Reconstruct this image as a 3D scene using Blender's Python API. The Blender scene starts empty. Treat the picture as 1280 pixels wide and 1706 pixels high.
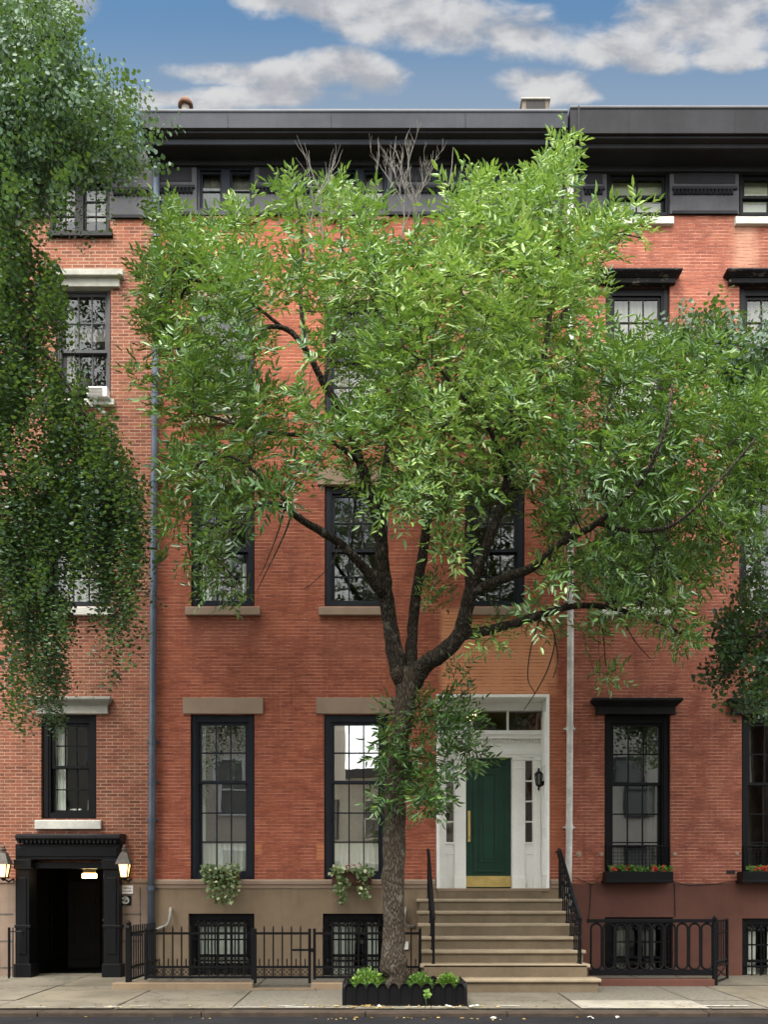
import bpy, math, random
import numpy as np
from mathutils import Vector, Matrix
R = math.radians
random.seed(7)
rng = np.random.default_rng(11)
S = bpy.context.scene
C = S.collection

# ------------------------------------------------------------------ camera
F, D0, CX, HY, HZ = 1575.0, 15.0, 640.0, 1500.0, 1.30
cam = bpy.data.cameras.new('camera'); camo = bpy.data.objects.new('camera', cam); C.objects.link(camo)
camo.location = (0, -D0, HZ); camo.rotation_euler = (R(90), 0, 0)
cam.sensor_fit = 'VERTICAL'; cam.sensor_height = 36; cam.sensor_width = 27
cam.lens = 36 * F / 1706; cam.shift_y = (HY - 853) / 1706; cam.clip_end = 2000; cam.clip_start = .05
S.camera = camo
S.view_settings.view_transform = 'Standard'; S.view_settings.look = 'None'
S.view_settings.exposure = 1.28; S.view_settings.gamma = 1.0
S.cycles.max_bounces = 8; S.cycles.transparent_max_bounces = 12
S.cycles.diffuse_bounces = 4; S.cycles.glossy_bounces = 4; S.cycles.transmission_bounces = 4
S.cycles.use_denoising = True
S.cycles.sample_clamp_indirect = 6

# ------------------------------------------------------------------ sun and sky
SUN_EL, SUN_ROT = 60.0, 204.0
sd = Vector((math.sin(R(SUN_ROT)) * math.cos(R(SUN_EL)), math.cos(R(SUN_ROT)) * math.cos(R(SUN_EL)), math.sin(R(SUN_EL))))
sl = bpy.data.lights.new('sun', 'SUN'); sl.energy = 3.2; sl.angle = R(36); sl.color = (1, .95, .87)
so = bpy.data.objects.new('sun', sl); C.objects.link(so); so.rotation_euler = sd.to_track_quat('Z', 'Y').to_euler(); so.location = (-8, -20, 30)


class NT:
    """small node-building helper"""
    def __init__(s, tree): s.t = tree; s.n = tree.nodes; s.l = tree.links
    def put(s, sock, v):
        if v is None: return
        if hasattr(v, 'is_output') or isinstance(v, bpy.types.NodeSocket): s.l.new(v, sock)
        elif isinstance(v, (tuple, list)) and sock.type == 'RGBA': sock.default_value = tuple(v) + ((1,) if len(v) == 3 else ())
        else: sock.default_value = v
    def node(s, typ, **kw):
        n = s.n.new(typ)
        for k, v in kw.items(): setattr(n, k, v)
        return n
    def math(s, op, a, b=None, c=None, clamp=False):
        n = s.node('ShaderNodeMath', operation=op, use_clamp=clamp)
        for i, v in enumerate((a, b, c)): s.put(n.inputs[i], v)
        return n.outputs[0]
    def vmath(s, op, a, b=None):
        n = s.node('ShaderNodeVectorMath', operation=op); s.put(n.inputs[0], a); s.put(n.inputs[1], b)
        return n.outputs[0]
    def comb(s, x, y, z):
        n = s.node('ShaderNodeCombineXYZ')
        for i, v in enumerate((x, y, z)): s.put(n.inputs[i], v)
        return n.outputs[0]
    def sep(s, v):
        n = s.node('ShaderNodeSeparateXYZ'); s.put(n.inputs[0], v); return n.outputs
    def mix(s, f, a, b, mode='MIX'):
        n = s.node('ShaderNodeMix', data_type='RGBA', blend_type=mode)
        s.put(n.inputs[0], f); s.put(n.inputs[6], a); s.put(n.inputs[7], b)
        return n.outputs[2]
    def noise(s, vec, scale, detail=4, rough=.55, dist=0):
        n = s.node('ShaderNodeTexNoise'); s.put(n.inputs['Vector'], vec)
        n.inputs['Scale'].default_value = scale; n.inputs['Detail'].default_value = detail
        n.inputs['Roughness'].default_value = rough; n.inputs['Distortion'].default_value = dist
        return n.outputs[0]
    def smooth(s, v, a, b, lo=0., hi=1.):
        n = s.node('ShaderNodeMapRange', interpolation_type='SMOOTHSTEP')
        s.put(n.inputs[0], v)
        for i, q in enumerate((a, b, lo, hi)): n.inputs[i + 1].default_value = q
        return n.outputs[0]
    def scale(s, vec, sc):
        n = s.node('ShaderNodeMapping'); s.put(n.inputs[0], vec); n.inputs['Scale'].default_value = sc
        return n.outputs[0]


world = bpy.data.worlds.new('World'); S.world = world; world.use_nodes = True
w = NT(world.node_tree); w.n.clear()
sky = w.node('ShaderNodeTexSky', sky_type='NISHITA'); sky.sun_disc = False
sky.sun_elevation = R(SUN_EL); sky.sun_rotation = R(SUN_ROT); sky.air_density = 1.0; sky.dust_density = .5; sky.ozone_density = .7
dirv = w.node('ShaderNodeTexCoord').outputs['Generated']
dx, dy, dz = w.sep(dirv)
dyc = w.math('MAXIMUM', dy, .05)
uu = w.math('DIVIDE', dx, dyc); ww = w.math('DIVIDE', dz, dyc)
uv = w.comb(uu, ww, 0)
n1 = w.noise(uv, 7, 7, .58, .2); n2 = w.noise(uv, 22, 6, .6)
blobs = [(470, 0, 90, 22), (600, 5, 190, 32), (720, 35, 170, 45), (860, 55, 170, 46), (1000, 80, 150, 38), (1190, 35, 170, 62), (1080, 104, 80, 24), (1220, 96, 80, 22),
         (380, 122, 110, 20), (500, 132, 140, 32), (560, 115, 80, 36), (620, 138, 60, 38), (480, 160, 190, 22),
         (270, 165, 90, 18), (350, 174, 60, 12), (905, 133, 85, 24), (930, 150, 75, 26), (955, 160, 60, 15), (100, 16, 75, 34)]
best = None
for bx_, by_, rx_, ry_ in blobs:
    a = w.math('DIVIDE', w.math('SUBTRACT', uu, (bx_ - CX) / F), rx_ / F)
    b = w.math('DIVIDE', w.math('SUBTRACT', ww, (HY - by_) / F), ry_ / F)
    d2 = w.math('SUBTRACT', 1.0, w.math('ADD', w.math('MULTIPLY', a, a), w.math('MULTIPLY', b, b)))
    best = d2 if best is None else w.math('MAXIMUM', best, d2)
n4 = w.noise(w.scale(uv, (.75, 1.35, 1)), 17, 7, .56, .3)
wob = w.math('ADD', w.math('MULTIPLY', w.math('SUBTRACT', n1, .5), 3.4), w.math('MULTIPLY', w.math('SUBTRACT', n4, .5), 3.2))
body = w.math('ADD', w.math('MAXIMUM', best, -1.1), wob)
mask_front = w.smooth(body, -.40, .90)
n3 = w.noise(dirv, 3.0, 6, .6)
mask_back = w.smooth(n3, .32, .50)
front = w.smooth(dy, .35, .5)
mask = w.math('ADD', w.math('MULTIPLY', mask_front, front), w.math('MULTIPLY', mask_back, w.math('SUBTRACT', 1.0, front)))
uv_up = w.vmath('ADD', uv, (0.004, .022, 0)); n5 = w.noise(w.scale(uv_up, (.75, 1.35, 1)), 17, 7, .56, .3); n6 = w.noise(uv_up, 7, 7, .58, .2)
relief = w.math('ADD', w.math('MULTIPLY', w.math('SUBTRACT', n4, n5), 1.6), w.math('MULTIPLY', w.math('SUBTRACT', n1, n6), 2.2))     # thinner cloud above: lit edge
shade = w.smooth(relief, -.42, .40)
ccol = w.mix(shade, (2.5, 2.56, 2.75), (4.3, 4.25, 4.22))
ccol = w.mix(front, (22.0, 21.8, 21.4), ccol)  # unseen clouds behind the camera, brightened to fill the facade with light
veil = w.math('MULTIPLY', w.smooth(ww, .96, .80), w.math('MULTIPLY', front, .48))      # thin high haze towards the roofs
blue = w.mix(veil, w.mix(1.0, sky.outputs[0], (.86, 1.10, 1.08), 'MULTIPLY'), (2.75, 3.0, 3.15))
skc = w.mix(w.math('MULTIPLY', mask, .92), blue, ccol)
bg = w.node('ShaderNodeBackground'); w.put(bg.inputs[0], skc); bg.inputs[1].default_value = 0.070
wo = w.node('ShaderNodeOutputWorld'); w.l.new(bg.outputs[0], wo.inputs[0])


# ------------------------------------------------------------------ materials
def new_mat(name):
    m = bpy.data.materials.new(name); m.use_nodes = True
    t = NT(m.node_tree); t.n.clear()
    out = t.node('ShaderNodeOutputMaterial'); p = t.node('ShaderNodeBsdfPrincipled'); t.l.new(p.outputs[0], out.inputs[0])
    return m, t, p, out


def objc(t): return t.node('ShaderNodeTexCoord').outputs['Object']


def bumpn(t, p, h, strength, dist=.01):
    b = t.node('ShaderNodeBump'); b.inputs['Strength'].default_value = strength; b.inputs['Distance'].default_value = dist
    t.put(b.inputs['Height'], h); t.l.new(b.outputs[0], p.inputs['Normal'])


def mk(name, col, rough=.6, var=.25, scale=3., bump=.15, bscale=40., metal=0., col2=None, streak=0., spec=.28, spots=False, worn=False):
    m, t, p, out = new_mat(name); co = objc(t)
    n = t.noise(co, scale, 6, .6); f = t.smooth(n, .35, .68)
    c2 = col2 or tuple(x * (1 - var) for x in col)
    base = t.mix(f, col, c2)
    if streak:
        s_ = t.noise(t.scale(co, (9, 9, .6)), 1.4, 5, .6)
        base = t.mix(t.math('MULTIPLY', t.smooth(s_, .5, .75), streak), base, tuple(x * .45 for x in col))
    if worn:
        base = t.mix(t.smooth(t.noise(t.scale(co, (1, 1, 2.2)), 7, 6, .7), .56, .66), base, (.17, .145, .12))
    if spots:
        vo = t.node('ShaderNodeTexVoronoi'); t.put(vo.inputs['Vector'], t.vmath('ADD', co, t.comb(t.math('MULTIPLY', n, .15), 0, 0))); vo.inputs['Scale'].default_value = 5.5
        base = t.mix(t.math('MULTIPLY', t.smooth(vo.outputs['Distance'], .20, .12), .55), base, tuple(x * .35 for x in col))
        base = t.mix(t.math('MULTIPLY', t.smooth(t.noise(t.scale(co, (.5, 1.6, 1)), 1.1, 6, .65), .50, .70), .45), base, tuple(x * .5 for x in col))
        cr_ = t.node('ShaderNodeTexVoronoi', feature='DISTANCE_TO_EDGE'); t.put(cr_.inputs['Vector'], t.vmath('ADD', co, t.comb(t.noise(co, 4, 5), t.noise(co, 5, 5), 0))); cr_.inputs['Scale'].default_value = .55
        base = t.mix(t.smooth(cr_.outputs['Distance'], .010, .003), base, tuple(x * .3 for x in col))
    fine = t.noise(co, bscale, 3, .6)
    base = t.mix(.35, base, t.mix(fine, (.55, .55, .55), (1.25, 1.25, 1.25)), 'MULTIPLY') if var else base
    t.put(p.inputs['Base Color'], base)
    t.put(p.inputs['Roughness'], t.math('ADD', rough - .08, t.math('MULTIPLY', n, .16)))
    p.inputs['Metallic'].default_value = metal; p.inputs['Specular IOR Level'].default_value = spec
    if bump: bumpn(t, p, fine, bump)
    return m


def brick_mat(name, c1, c2, mort, mort2, msize=.0055, contrast=1., patches=(), dirt=.35, stain=(.30, .2, .14), head=1.):
    m, t, p, out = new_mat(name); co = objc(t)
    x, y, z = t.sep(co); h = t.math('ADD', x, y)
    wv = t.noise(co, 9, 3); wv2 = t.noise(co, 2.3, 2)
    zz = t.math('ADD', z, t.math('MULTIPLY', t.math('SUBTRACT', wv, .5), .010))
    hh = t.math('ADD', h, t.math('MULTIPLY', t.math('SUBTRACT', wv2, .5), .02))
    vec = t.comb(hh, zz, 0)
    b = t.node('ShaderNodeTexBrick'); t.put(b.inputs['Vector'], vec)
    b.offset = .5; b.inputs['Scale'].default_value = 1; b.inputs['Brick Width'].default_value = .18
    b.inputs['Row Height'].default_value = .0545; b.inputs['Mortar Size'].default_value = msize
    b.inputs['Mortar Smooth'].default_value = .35; b.inputs['Bias'].default_value = -.1
    t.put(b.inputs['Color1'], c1); t.put(b.inputs['Color2'], c2); t.put(b.inputs['Mortar'], c1)
    col = b.outputs['Color']
    big = t.noise(co, .55, 5, .6); med = t.noise(co, 2.2, 5, .65); hz = t.noise(t.scale(co, (2.2, 2.2, 26)), 1.6, 5, .7)
    # tonal drift of the fired clay and worn paint
    col = t.mix(t.math('MULTIPLY', t.smooth(med, .4, .7), dirt), col, stain, 'MIX')
    col = t.mix(.8, col, t.mix(t.smooth(big, .3, .7), (.78, .78, .80), (1.16, 1.12, 1.08)), 'MULTIPLY')
    col = t.mix(.55, col, t.mix(t.smooth(hz, .3, .7), (.62, .60, .60), (1.25, 1.2, 1.15)), 'MULTIPLY')
    stk = t.noise(t.scale(co, (4.5, 4.5, .32)), 1.3, 5, .65)
    col = t.mix(t.math('MULTIPLY', t.smooth(stk, .54, .72), .45), col, tuple(q * .55 for q in c2))
    col = t.mix(t.math('MULTIPLY', t.smooth(stk, .40, .26), .22), col, (.50, .30, .22))
    for (xa, xb, za, zb, pc, soft, amt) in patches:
        ax = t.math('SUBTRACT', t.math('ABSOLUTE', t.math('SUBTRACT', h, (xa + xb) / 2)), (xb - xa) / 2)
        az = t.math('SUBTRACT', t.math('ABSOLUTE', t.math('SUBTRACT', z, (za + zb) / 2)), (zb - za) / 2)
        d = t.math('ADD', t.math('MAXIMUM', ax, az), t.math('MULTIPLY', t.math('SUBTRACT', med, .5), soft * 2.2))
        mk_ = t.smooth(d, -soft * .6, soft * .6, 1., 0.)
        col = t.mix(t.math('MULTIPLY', mk_, amt), col, t.mix(hz, tuple(q * .72 for q in pc), tuple(min(1, q * 1.2) for q in pc)))
    mn = t.smooth(t.noise(co, 3.1, 5, .7), .36, .62)
    mc = t.mix(mn, mort, mort2)
    b2 = t.node('ShaderNodeTexBrick'); t.put(b2.inputs['Vector'], vec); b2.offset = .5; b2.inputs['Scale'].default_value = 1; b2.inputs['Brick Width'].default_value = 400.
    b2.inputs['Row Height'].default_value = .0545; b2.inputs['Mortar Size'].default_value = msize; b2.inputs['Mortar Smooth'].default_value = .35
    jf = t.math('ADD', t.math('MULTIPLY', b.outputs['Fac'], head), t.math('MULTIPLY', b2.outputs['Fac'], 1. - head))      # worn paint hides most upright joints
    fac = t.math('MULTIPLY', jf, t.math('ADD', contrast * .45, t.math('MULTIPLY', t.noise(co, 5.5, 4, .7), contrast * .9)), clamp=True)
    col = t.mix(fac, col, mc)
    spk = t.smooth(t.noise(co, 55, 2, .5), .70, .80)
    col = t.mix(t.math('MULTIPLY', spk, .35), col, (.62, .42, .32))
    pit = t.smooth(t.noise(co, 34, 2, .5), .26, .19)
    col = t.mix(t.math('MULTIPLY', pit, .6), col, (.05, .025, .02))
    t.put(p.inputs['Base Color'], col); p.inputs['Roughness'].default_value = .85; p.inputs['Specular IOR Level'].default_value = .25
    hgt = t.math('SUBTRACT', t.math('MULTIPLY', t.noise(co, 60, 3), .5), b.outputs['Fac'])
    bumpn(t, p, hgt, .55, .006)
    return m


def glass_mat(name, refl, tint, wav=.02, wsc=2.5):
    m, t, p, out = new_mat(name); t.n.remove(p)
    tr = t.node('ShaderNodeBsdfTransparent'); t.put(tr.inputs[0], tint)
    gl = t.node('ShaderNodeBsdfGlossy'); gl.inputs['Roughness'].default_value = .0; t.put(gl.inputs[0], (.95, .97, .96))
    bn = t.node('ShaderNodeBump'); bn.inputs['Strength'].default_value = 1; bn.inputs['Distance'].default_value = wav
    t.put(bn.inputs['Height'], t.noise(objc(t), wsc, 2, .5)); t.l.new(bn.outputs[0], gl.inputs['Normal'])
    ge = t.node('ShaderNodeNewGeometry'); dt = t.node('ShaderNodeVectorMath', operation='DOT_PRODUCT')
    t.put(dt.inputs[0], ge.outputs['Incoming']); t.put(dt.inputs[1], ge.outputs['Normal'])
    graz = t.math('POWER', t.math('SUBTRACT', 1.0, t.math('ABSOLUTE', dt.outputs['Value']), clamp=True), 5.0)
    fac = t.math('ADD', refl + .04, t.math('MULTIPLY', graz, .9 - refl), clamp=True)
    mx = t.node('ShaderNodeMixShader'); t.put(mx.inputs[0], fac); t.l.new(tr.outputs[0], mx.inputs[1]); t.l.new(gl.outputs[0], mx.inputs[2])
    t.l.new(mx.outputs[0], out.inputs[0])
    return m


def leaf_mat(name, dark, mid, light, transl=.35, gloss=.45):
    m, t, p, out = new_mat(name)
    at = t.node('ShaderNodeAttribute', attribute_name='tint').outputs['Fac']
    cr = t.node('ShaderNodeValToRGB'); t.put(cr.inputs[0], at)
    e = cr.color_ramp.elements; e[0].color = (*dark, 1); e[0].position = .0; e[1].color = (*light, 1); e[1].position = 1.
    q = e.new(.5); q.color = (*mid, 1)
    t.put(p.inputs['Base Color'], cr.outputs[0]); p.inputs['Roughness'].default_value = gloss; p.inputs['Specular IOR Level'].default_value = .6
    tl = t.node('ShaderNodeBsdfTranslucent'); t.put(tl.inputs[0], t.mix(.5, cr.outputs[0], (.26, .41, .03)))
    mx = t.node('ShaderNodeMixShader'); mx.inputs[0].default_value = transl
    t.l.new(p.outputs[0], mx.inputs[1]); t.l.new(tl.outputs[0], mx.inputs[2]); t.l.new(mx.outputs[0], out.inputs[0])
    return m


def emit_mat(name, col, strength):
    m, t, p, out = new_mat(name); t.put(p.inputs['Base Color'], col)
    p.inputs['Emission Strength'].default_value = strength; t.put(p.inputs['Emission Color'], col)
    return m


def bark_mat(name, c1, c2):
    m, t, p, out = new_mat(name); co = objc(t)
    v = t.node('ShaderNodeTexVoronoi', feature='DISTANCE_TO_EDGE'); nz = t.noise(co, 6, 4)
    st = t.vmath('ADD', t.scale(co, (32, 32, 7.5)), t.vmath('SCALE', t.comb(nz, nz, 0), None))
    t.put(v.inputs['Vector'], st); v.inputs['Scale'].default_value = 1.2
    f = t.smooth(v.outputs[0], .02, .3); fn = t.noise(co, 45, 5, .65)
    col = t.mix(f, c1, c2); col = t.mix(.7, col, t.mix(fn, (.45, .45, .45), (1.4, 1.36, 1.3)), 'MULTIPLY')
    col = t.mix(t.math('MULTIPLY', t.smooth(t.noise(co, 8, 4), .56, .7), .5), col, (.20, .19, .15))
    t.put(p.inputs['Base Color'], col); p.inputs['Roughness'].default_value = .9; p.inputs['Specular IOR Level'].default_value = .2
    bumpn(t, p, t.math('ADD', f, t.math('MULTIPLY', fn, .5)), .9, .02)
    return m


def PX(x): return (x - CX) / 105.
def PZ(y): return HZ + (HY - y) / 105.


M = {}
M['brick_left'] = brick_mat('brick_left', (.275, .092, .054), (.135, .050, .034), (.27, .165, .108), (.45, .315, .22), .0078, .78, dirt=.6, stain=(.27, .12, .075))
orange = (.52, .20, .085)
M['brick_mid'] = brick_mat('brick_mid', (.345, .108, .060), (.235, .068, .042), (.16, .050, .034), (.52, .235, .16), .0066, 1.0,
    patches=[(PX(735), PX(927), PZ(1157), PZ(1015), (.66, .29, .145), .10, 1.), (PX(914), PX(940), PZ(1440), PZ(1140), (.40, .13, .06), .06, .55),
             (PX(424), PX(437), PZ(1424), PZ(1405), orange, .03, .7), (PX(528), PX(541), PZ(1432), PZ(1405), orange, .03, .8),
             (PX(318), PX(440), PZ(1075), PZ(1030), (.27, .10, .065), .12, .5), (PX(540), PX(645), PZ(1100), PZ(1030), (.27, .10, .065), .12, .5)], dirt=.22, stain=(.27, .085, .05), head=.22)
M['brick_right'] = brick_mat('brick_right', (.31, .100, .062), (.215, .068, .046), (.17, .060, .042), (.50, .25, .175), .0078, 1.05,
    patches=[(PX(1225), PX(1260), PZ(445), PZ(372), (.60, .36, .24), .2, .5)], dirt=.3, stain=(.30, .14, .09), head=.35)
M['tan_stone'] = mk('tan_stone', (.240, .176, .114), .85, .18, 1.3, .2, 60, streak=.25)
M['lintel_stone'] = mk('lintel_stone', (.31, .225, .165), .85, .14, 2.2, .2, 60)
M['step_stone'] = mk('step_stone', (.165, .125, .080), .8, .22, 2.5, .25, 55, streak=.25)  # darker than the nosings: the risers' shade is put into this stone
M['nosing_stone'] = mk('nosing_stone', (.33, .265, .18), .75, .2, 3.5, .25, 55)
M['left_base'] = mk('left_base', (.25, .182, .138), .85, .2, 1.5, .2, 60, streak=.3)
M['maroon'] = mk('maroon', (.122, .049, .034), .75, .2, 1.2, .15, 50, streak=.2)
M['grey_stone'] = mk('grey_stone', (.40, .39, .34), .8, .25, 3, .15, 50, streak=.35)
M['pale_sill'] = mk('pale_sill', (.60, .59, .53), .75, .2, 4, .1, 50, streak=.2)
M['frieze'] = mk('frieze', (.072, .071, .078), .62, .3, 1.8, .15, 30, streak=.25)
M['cornice'] = mk('cornice', (.042, .046, .056), .6, .3, 1.2, .1, 25, streak=.3, spec=.12)
M['cornice_dark'] = mk('cornice_dark', (.026, .026, .030), .6, .3, 1.2, .1, 25, streak=.3, spec=.12)
M['flashing'] = mk('flashing', (.20, .20, .21), .5, .2, 2, .05, 30)
M['window_paint'] = mk('window_paint', (.014, .017, .025), .42, .2, 5, .05, 40, spec=.2)
M['black_paint'] = mk('black_paint', (.006, .006, .007), .42, .25, 6, .08, 40, spec=.18)
M['hood_paint'] = mk('hood_paint', (.016, .015, .017), .5, .4, 5, .2, 40, spec=.2)
M['worn_paint'] = mk('worn_paint', (.016, .015, .017), .6, .4, 5, .4, 40, spec=.2, worn=True)
M['iron'] = mk('iron', (.0045, .0045, .0055), .5, .3, 8, .2, 70, spec=.16)
M['white_paint'] = mk('white_paint', (.87, .87, .83), .4, .06, 3, .03, 40)
M['green_paint'] = mk('green_paint', (.016, .054, .035), .35, .15, 3, .05, 50, spec=.2)
M['brass'] = mk('brass', (.66, .49, .17), .4, .25, 7, .05, 60, metal=.35)
M['galv'] = mk('galv', (.105, .13, .17), .45, .3, 4, .08, 50, metal=.3, streak=.2)
M['white_pipe'] = mk('white_pipe', (.66, .66, .62), .5, .3, 6, .1, 40, streak=.3)
M['pipe_grey'] = mk('pipe_grey', (.34, .32, .28), .5, .3, 8, .1, 50)
M['concrete'] = mk('concrete', (.165, .148, .112), .9, .3, 1.4, .3, 45, streak=0, spots=True)
M['pebble'] = mk('pebble', (.17, .155, .125), .9, .35, 22, .7, 60)
M['pale_slab'] = mk('pale_slab', (.30, .28, .23), .9, .2, 3, .2, 45, spots=True)
M['joint'] = mk('joint', (.11, .10, .085), .95, .3, 6, .3, 60)
M['kerb'] = mk('kerb', (.052, .037, .026), .9, .4, 4, .4, 40)
M['asphalt'] = mk('asphalt', (.019, .019, .0215), .9, .3, 1.5, .5, 120, spec=.08)
M['soil'] = mk('soil', (.06, .045, .03), .95, .4, 10, .6, 40)
M['chalk'] = mk('chalk', (.5, .49, .45), .9, .3, 20, .1, 60)
M['plaster'] = mk('plaster', (.30, .28, .25), .9, .1, 1, 0)
M['curtain'] = mk('curtain', (.84, .88, .80), .9, .06, 3, .05, 60)
M['curtain_upper'] = mk('curtain_upper', (.36, .35, .31), .9, .06, 3, .05, 60)
M['blind'] = mk('blind', (.46, .48, .36), .8, .06, 3, 0)
M['drape'] = mk('drape', (.20, .20, .17), .9, .1, 3, 0)
M['ac_white'] = mk('ac_white', (.72, .73, .72), .45, .08, 5, 0)
M['far_pane'] = mk('far_pane', (.20, .20, .19), .3, .1, 1, 0)
M['lobby_black'] = mk('lobby_black', (.006, .0055, .005), .5, .2, 5, 0, spec=.2)
M['dark'] = mk('dark', (.02, .02, .02), .7, .2, 5, 0)
M['red_flower'] = mk('red_flower', (.55, .035, .03), .6, .3, 40, 0)
M['terracotta'] = mk('terracotta', (.10, .045, .03), .8, .3, 6, .2)
M['beige'] = mk('beige', (.70, .63, .52), .85, .2, .6, .1, 20, streak=.2)
M['beige_grey'] = mk('beige_grey', (.68, .62, .54), .85, .2, .6, .1, 20, streak=.2)
M['chimney'] = mk('chimney', (.22, .18, .145), .9, .4, 5, .4, 30)
M['lantern_metal'] = mk('lantern_metal', (.10, .085, .07), .5, .3, 12, .2, 40)
M['rust'] = mk('rust', (.20, .10, .06), .8, .5, 9, .2, 40)
M['glass_street'] = glass_mat('glass_street', .30, (.96, .98, .96), .0007, 1.6)
M['glass'] = glass_mat('glass', .045, (.95, .97, .95), .004, 1.6)
M['glass_dark'] = glass_mat('glass_dark', .05, (.45, .45, .42), .01)
M['lamp_glow'] = emit_mat('lamp_glow', (1., .58, .20), 1.9)
M['lamp_white'] = emit_mat('lamp_white', (1., .72, .34), 7.)
M['hall_glow'] = emit_mat('hall_glow', (1., .70, .32), 7.)
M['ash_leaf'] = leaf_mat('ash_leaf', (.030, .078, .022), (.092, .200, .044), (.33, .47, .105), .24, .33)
M['round_leaf'] = leaf_mat('round_leaf', (.012, .038, .018), (.030, .080, .036), (.095, .180, .085), .20, .52)  # dark green leaf, further darkened to hold the left tree's backlit shade
M['ivy_leaf'] = leaf_mat('ivy_leaf', (.05, .10, .03), (.16, .22, .07), (.60, .62, .38), .25, .5)
M['shrub_leaf'] = leaf_mat('shrub_leaf', (.05, .12, .02), (.10, .22, .03), (.26, .38, .06), .3, .5)
M['yellow_leaf'] = leaf_mat('yellow_leaf', (.30, .18, .05), (.42, .26, .07), (.55, .42, .16), .1, .7)
M['bark'] = bark_mat('bark', (.040, .031, .023), (.112, .090, .066))
M['bark_dark'] = bark_mat('bark_dark', (.022, .018, .014), (.075, .062, .048))
M['dead_bark'] = mk('dead_bark', (.20, .185, .165), .9, .4, 12, .2)


# ------------------------------------------------------------------ mesh helpers
class MB:
    def __init__(s): s.v = []; s.f = []; s.m = []; s.mi = 0; s.tint = None
    def add(s, vs, fs):
        o = len(s.v); s.v += [tuple(q) for q in vs]; s.f += [tuple(i + o for i in f) for f in fs]; s.m += [s.mi] * len(fs)
        return s
    def box(s, x0, x1, y0, y1, z0, z1):
        if x0 > x1: x0, x1 = x1, x0
        if y0 > y1: y0, y1 = y1, y0
        if z0 > z1: z0, z1 = z1, z0
        return s.add([(x0, y0, z0), (x1, y0, z0), (x1, y1, z0), (x0, y1, z0), (x0, y0, z1), (x1, y0, z1), (x1, y1, z1), (x0, y1, z1)],
                     [(0, 3, 2, 1), (4, 5, 6, 7), (0, 1, 5, 4), (1, 2, 6, 5), (2, 3, 7, 6), (3, 0, 4, 7)])
    def pbox(s, x0, x1, y0, y1, yf, yb):
        """box given by the rectangle its front face covers, as seen from the street, and its depth"""
        k = F / (D0 + yf)
        return s.box((x0 - CX) / k, (x1 - CX) / k, yf, yb, HZ + (HY - y1) / k, HZ + (HY - y0) / k)
    def prism(s, prof, x0, x1):
        """profile of (y, z) points swept along x"""
        n = len(prof)
        return s.add([(x0, a, b) for a, b in prof] + [(x1, a, b) for a, b in prof],
                     [(i, (i + 1) % n, n + (i + 1) % n, n + i) for i in range(n)] + [tuple(range(n - 1, -1, -1)), tuple(range(n, 2 * n))])
    def tube(s, pts, r, n=8, cap=True):
        pts = [Vector(p) for p in pts]; k = len(pts); rr = r if isinstance(r, (list, tuple)) else [r] * k
        vs = []; up = None
        for i, p in enumerate(pts):
            d = (pts[min(i + 1, k - 1)] - pts[max(i - 1, 0)])
            d = d.normalized() if d.length > 1e-9 else Vector((0, 0, 1))
            if up is None: up = Vector((1, 0, 0)) if abs(d.x) < .8 else Vector((0, 1, 0))
            a = (up - d * up.dot(d)).normalized(); b = d.cross(a); up = a
            for j in range(n):
                t_ = 2 * math.pi * j / n; vs.append(p + (a * math.cos(t_) + b * math.sin(t_)) * rr[i])
        fs = [(i * n + j, i * n + (j + 1) % n, (i + 1) * n + (j + 1) % n, (i + 1) * n + j) for i in range(k - 1) for j in range(n)]
        if cap: fs += [tuple(range(n - 1, -1, -1)), tuple(range((k - 1) * n, k * n))]
        return s.add(vs, fs)
    def lathe(s, c, prof, n=16, ax='z'):
        vs = []
        for r, h in prof:
            for j in range(n):
                t_ = 2 * math.pi * j / n; q = (r * math.cos(t_), r * math.sin(t_), h)
                vs.append((c[0] + q[0], c[1] + q[1], c[2] + q[2]) if ax == 'z' else (c[0] + q[0], c[1] - q[2], c[2] + q[1]))
        k = len(prof)
        fs = [(i * n + j, i * n + (j + 1) % n, (i + 1) * n + (j + 1) % n, (i + 1) * n + j) for i in range(k - 1) for j in range(n)]
        fs += [tuple(range(n - 1, -1, -1)), tuple(range((k - 1) * n, k * n))]
        return s.add(vs, fs)
    def build(s, name, mat, parent=None, bevel=0, smooth=False, **tags):
        me = bpy.data.meshes.new(name); me.from_pydata(s.v, [], s.f)
        for m_ in (mat if isinstance(mat, list) else [mat]): me.materials.append(M[m_] if isinstance(m_, str) else m_)
        if any(s.m): me.polygons.foreach_set('material_index', s.m)
        if smooth: me.polygons.foreach_set('use_smooth', [True] * len(s.f))
        me.update()
        o = bpy.data.objects.new(name, me); C.objects.link(o); attach(o, parent)
        if bevel:
            b = o.modifiers.new('edge', 'BEVEL'); b.width = bevel; b.segments = 2; b.limit_method = 'ANGLE'; b.angle_limit = R(40)
        for k, v in tags.items(): o[k] = v
        return o


def attach(o, parent):
    if parent is None: return
    o.parent = parent
    if parent.parent is None: o.matrix_parent_inverse = Matrix.Translation(-Vector(parent.location))   # parts are modelled in place


def thing(name, loc, label, category, group=None):
    o = bpy.data.objects.new(name, None); o.empty_display_size = .2; C.objects.link(o); o.location = loc
    o['label'] = label; o['category'] = category
    if group: o['group'] = group
    return o


def P(x, y, Y=0.):
    k = (D0 + Y) / F
    return Vector(((x - CX) * k, Y, HZ + (HY - y) * k))


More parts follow.
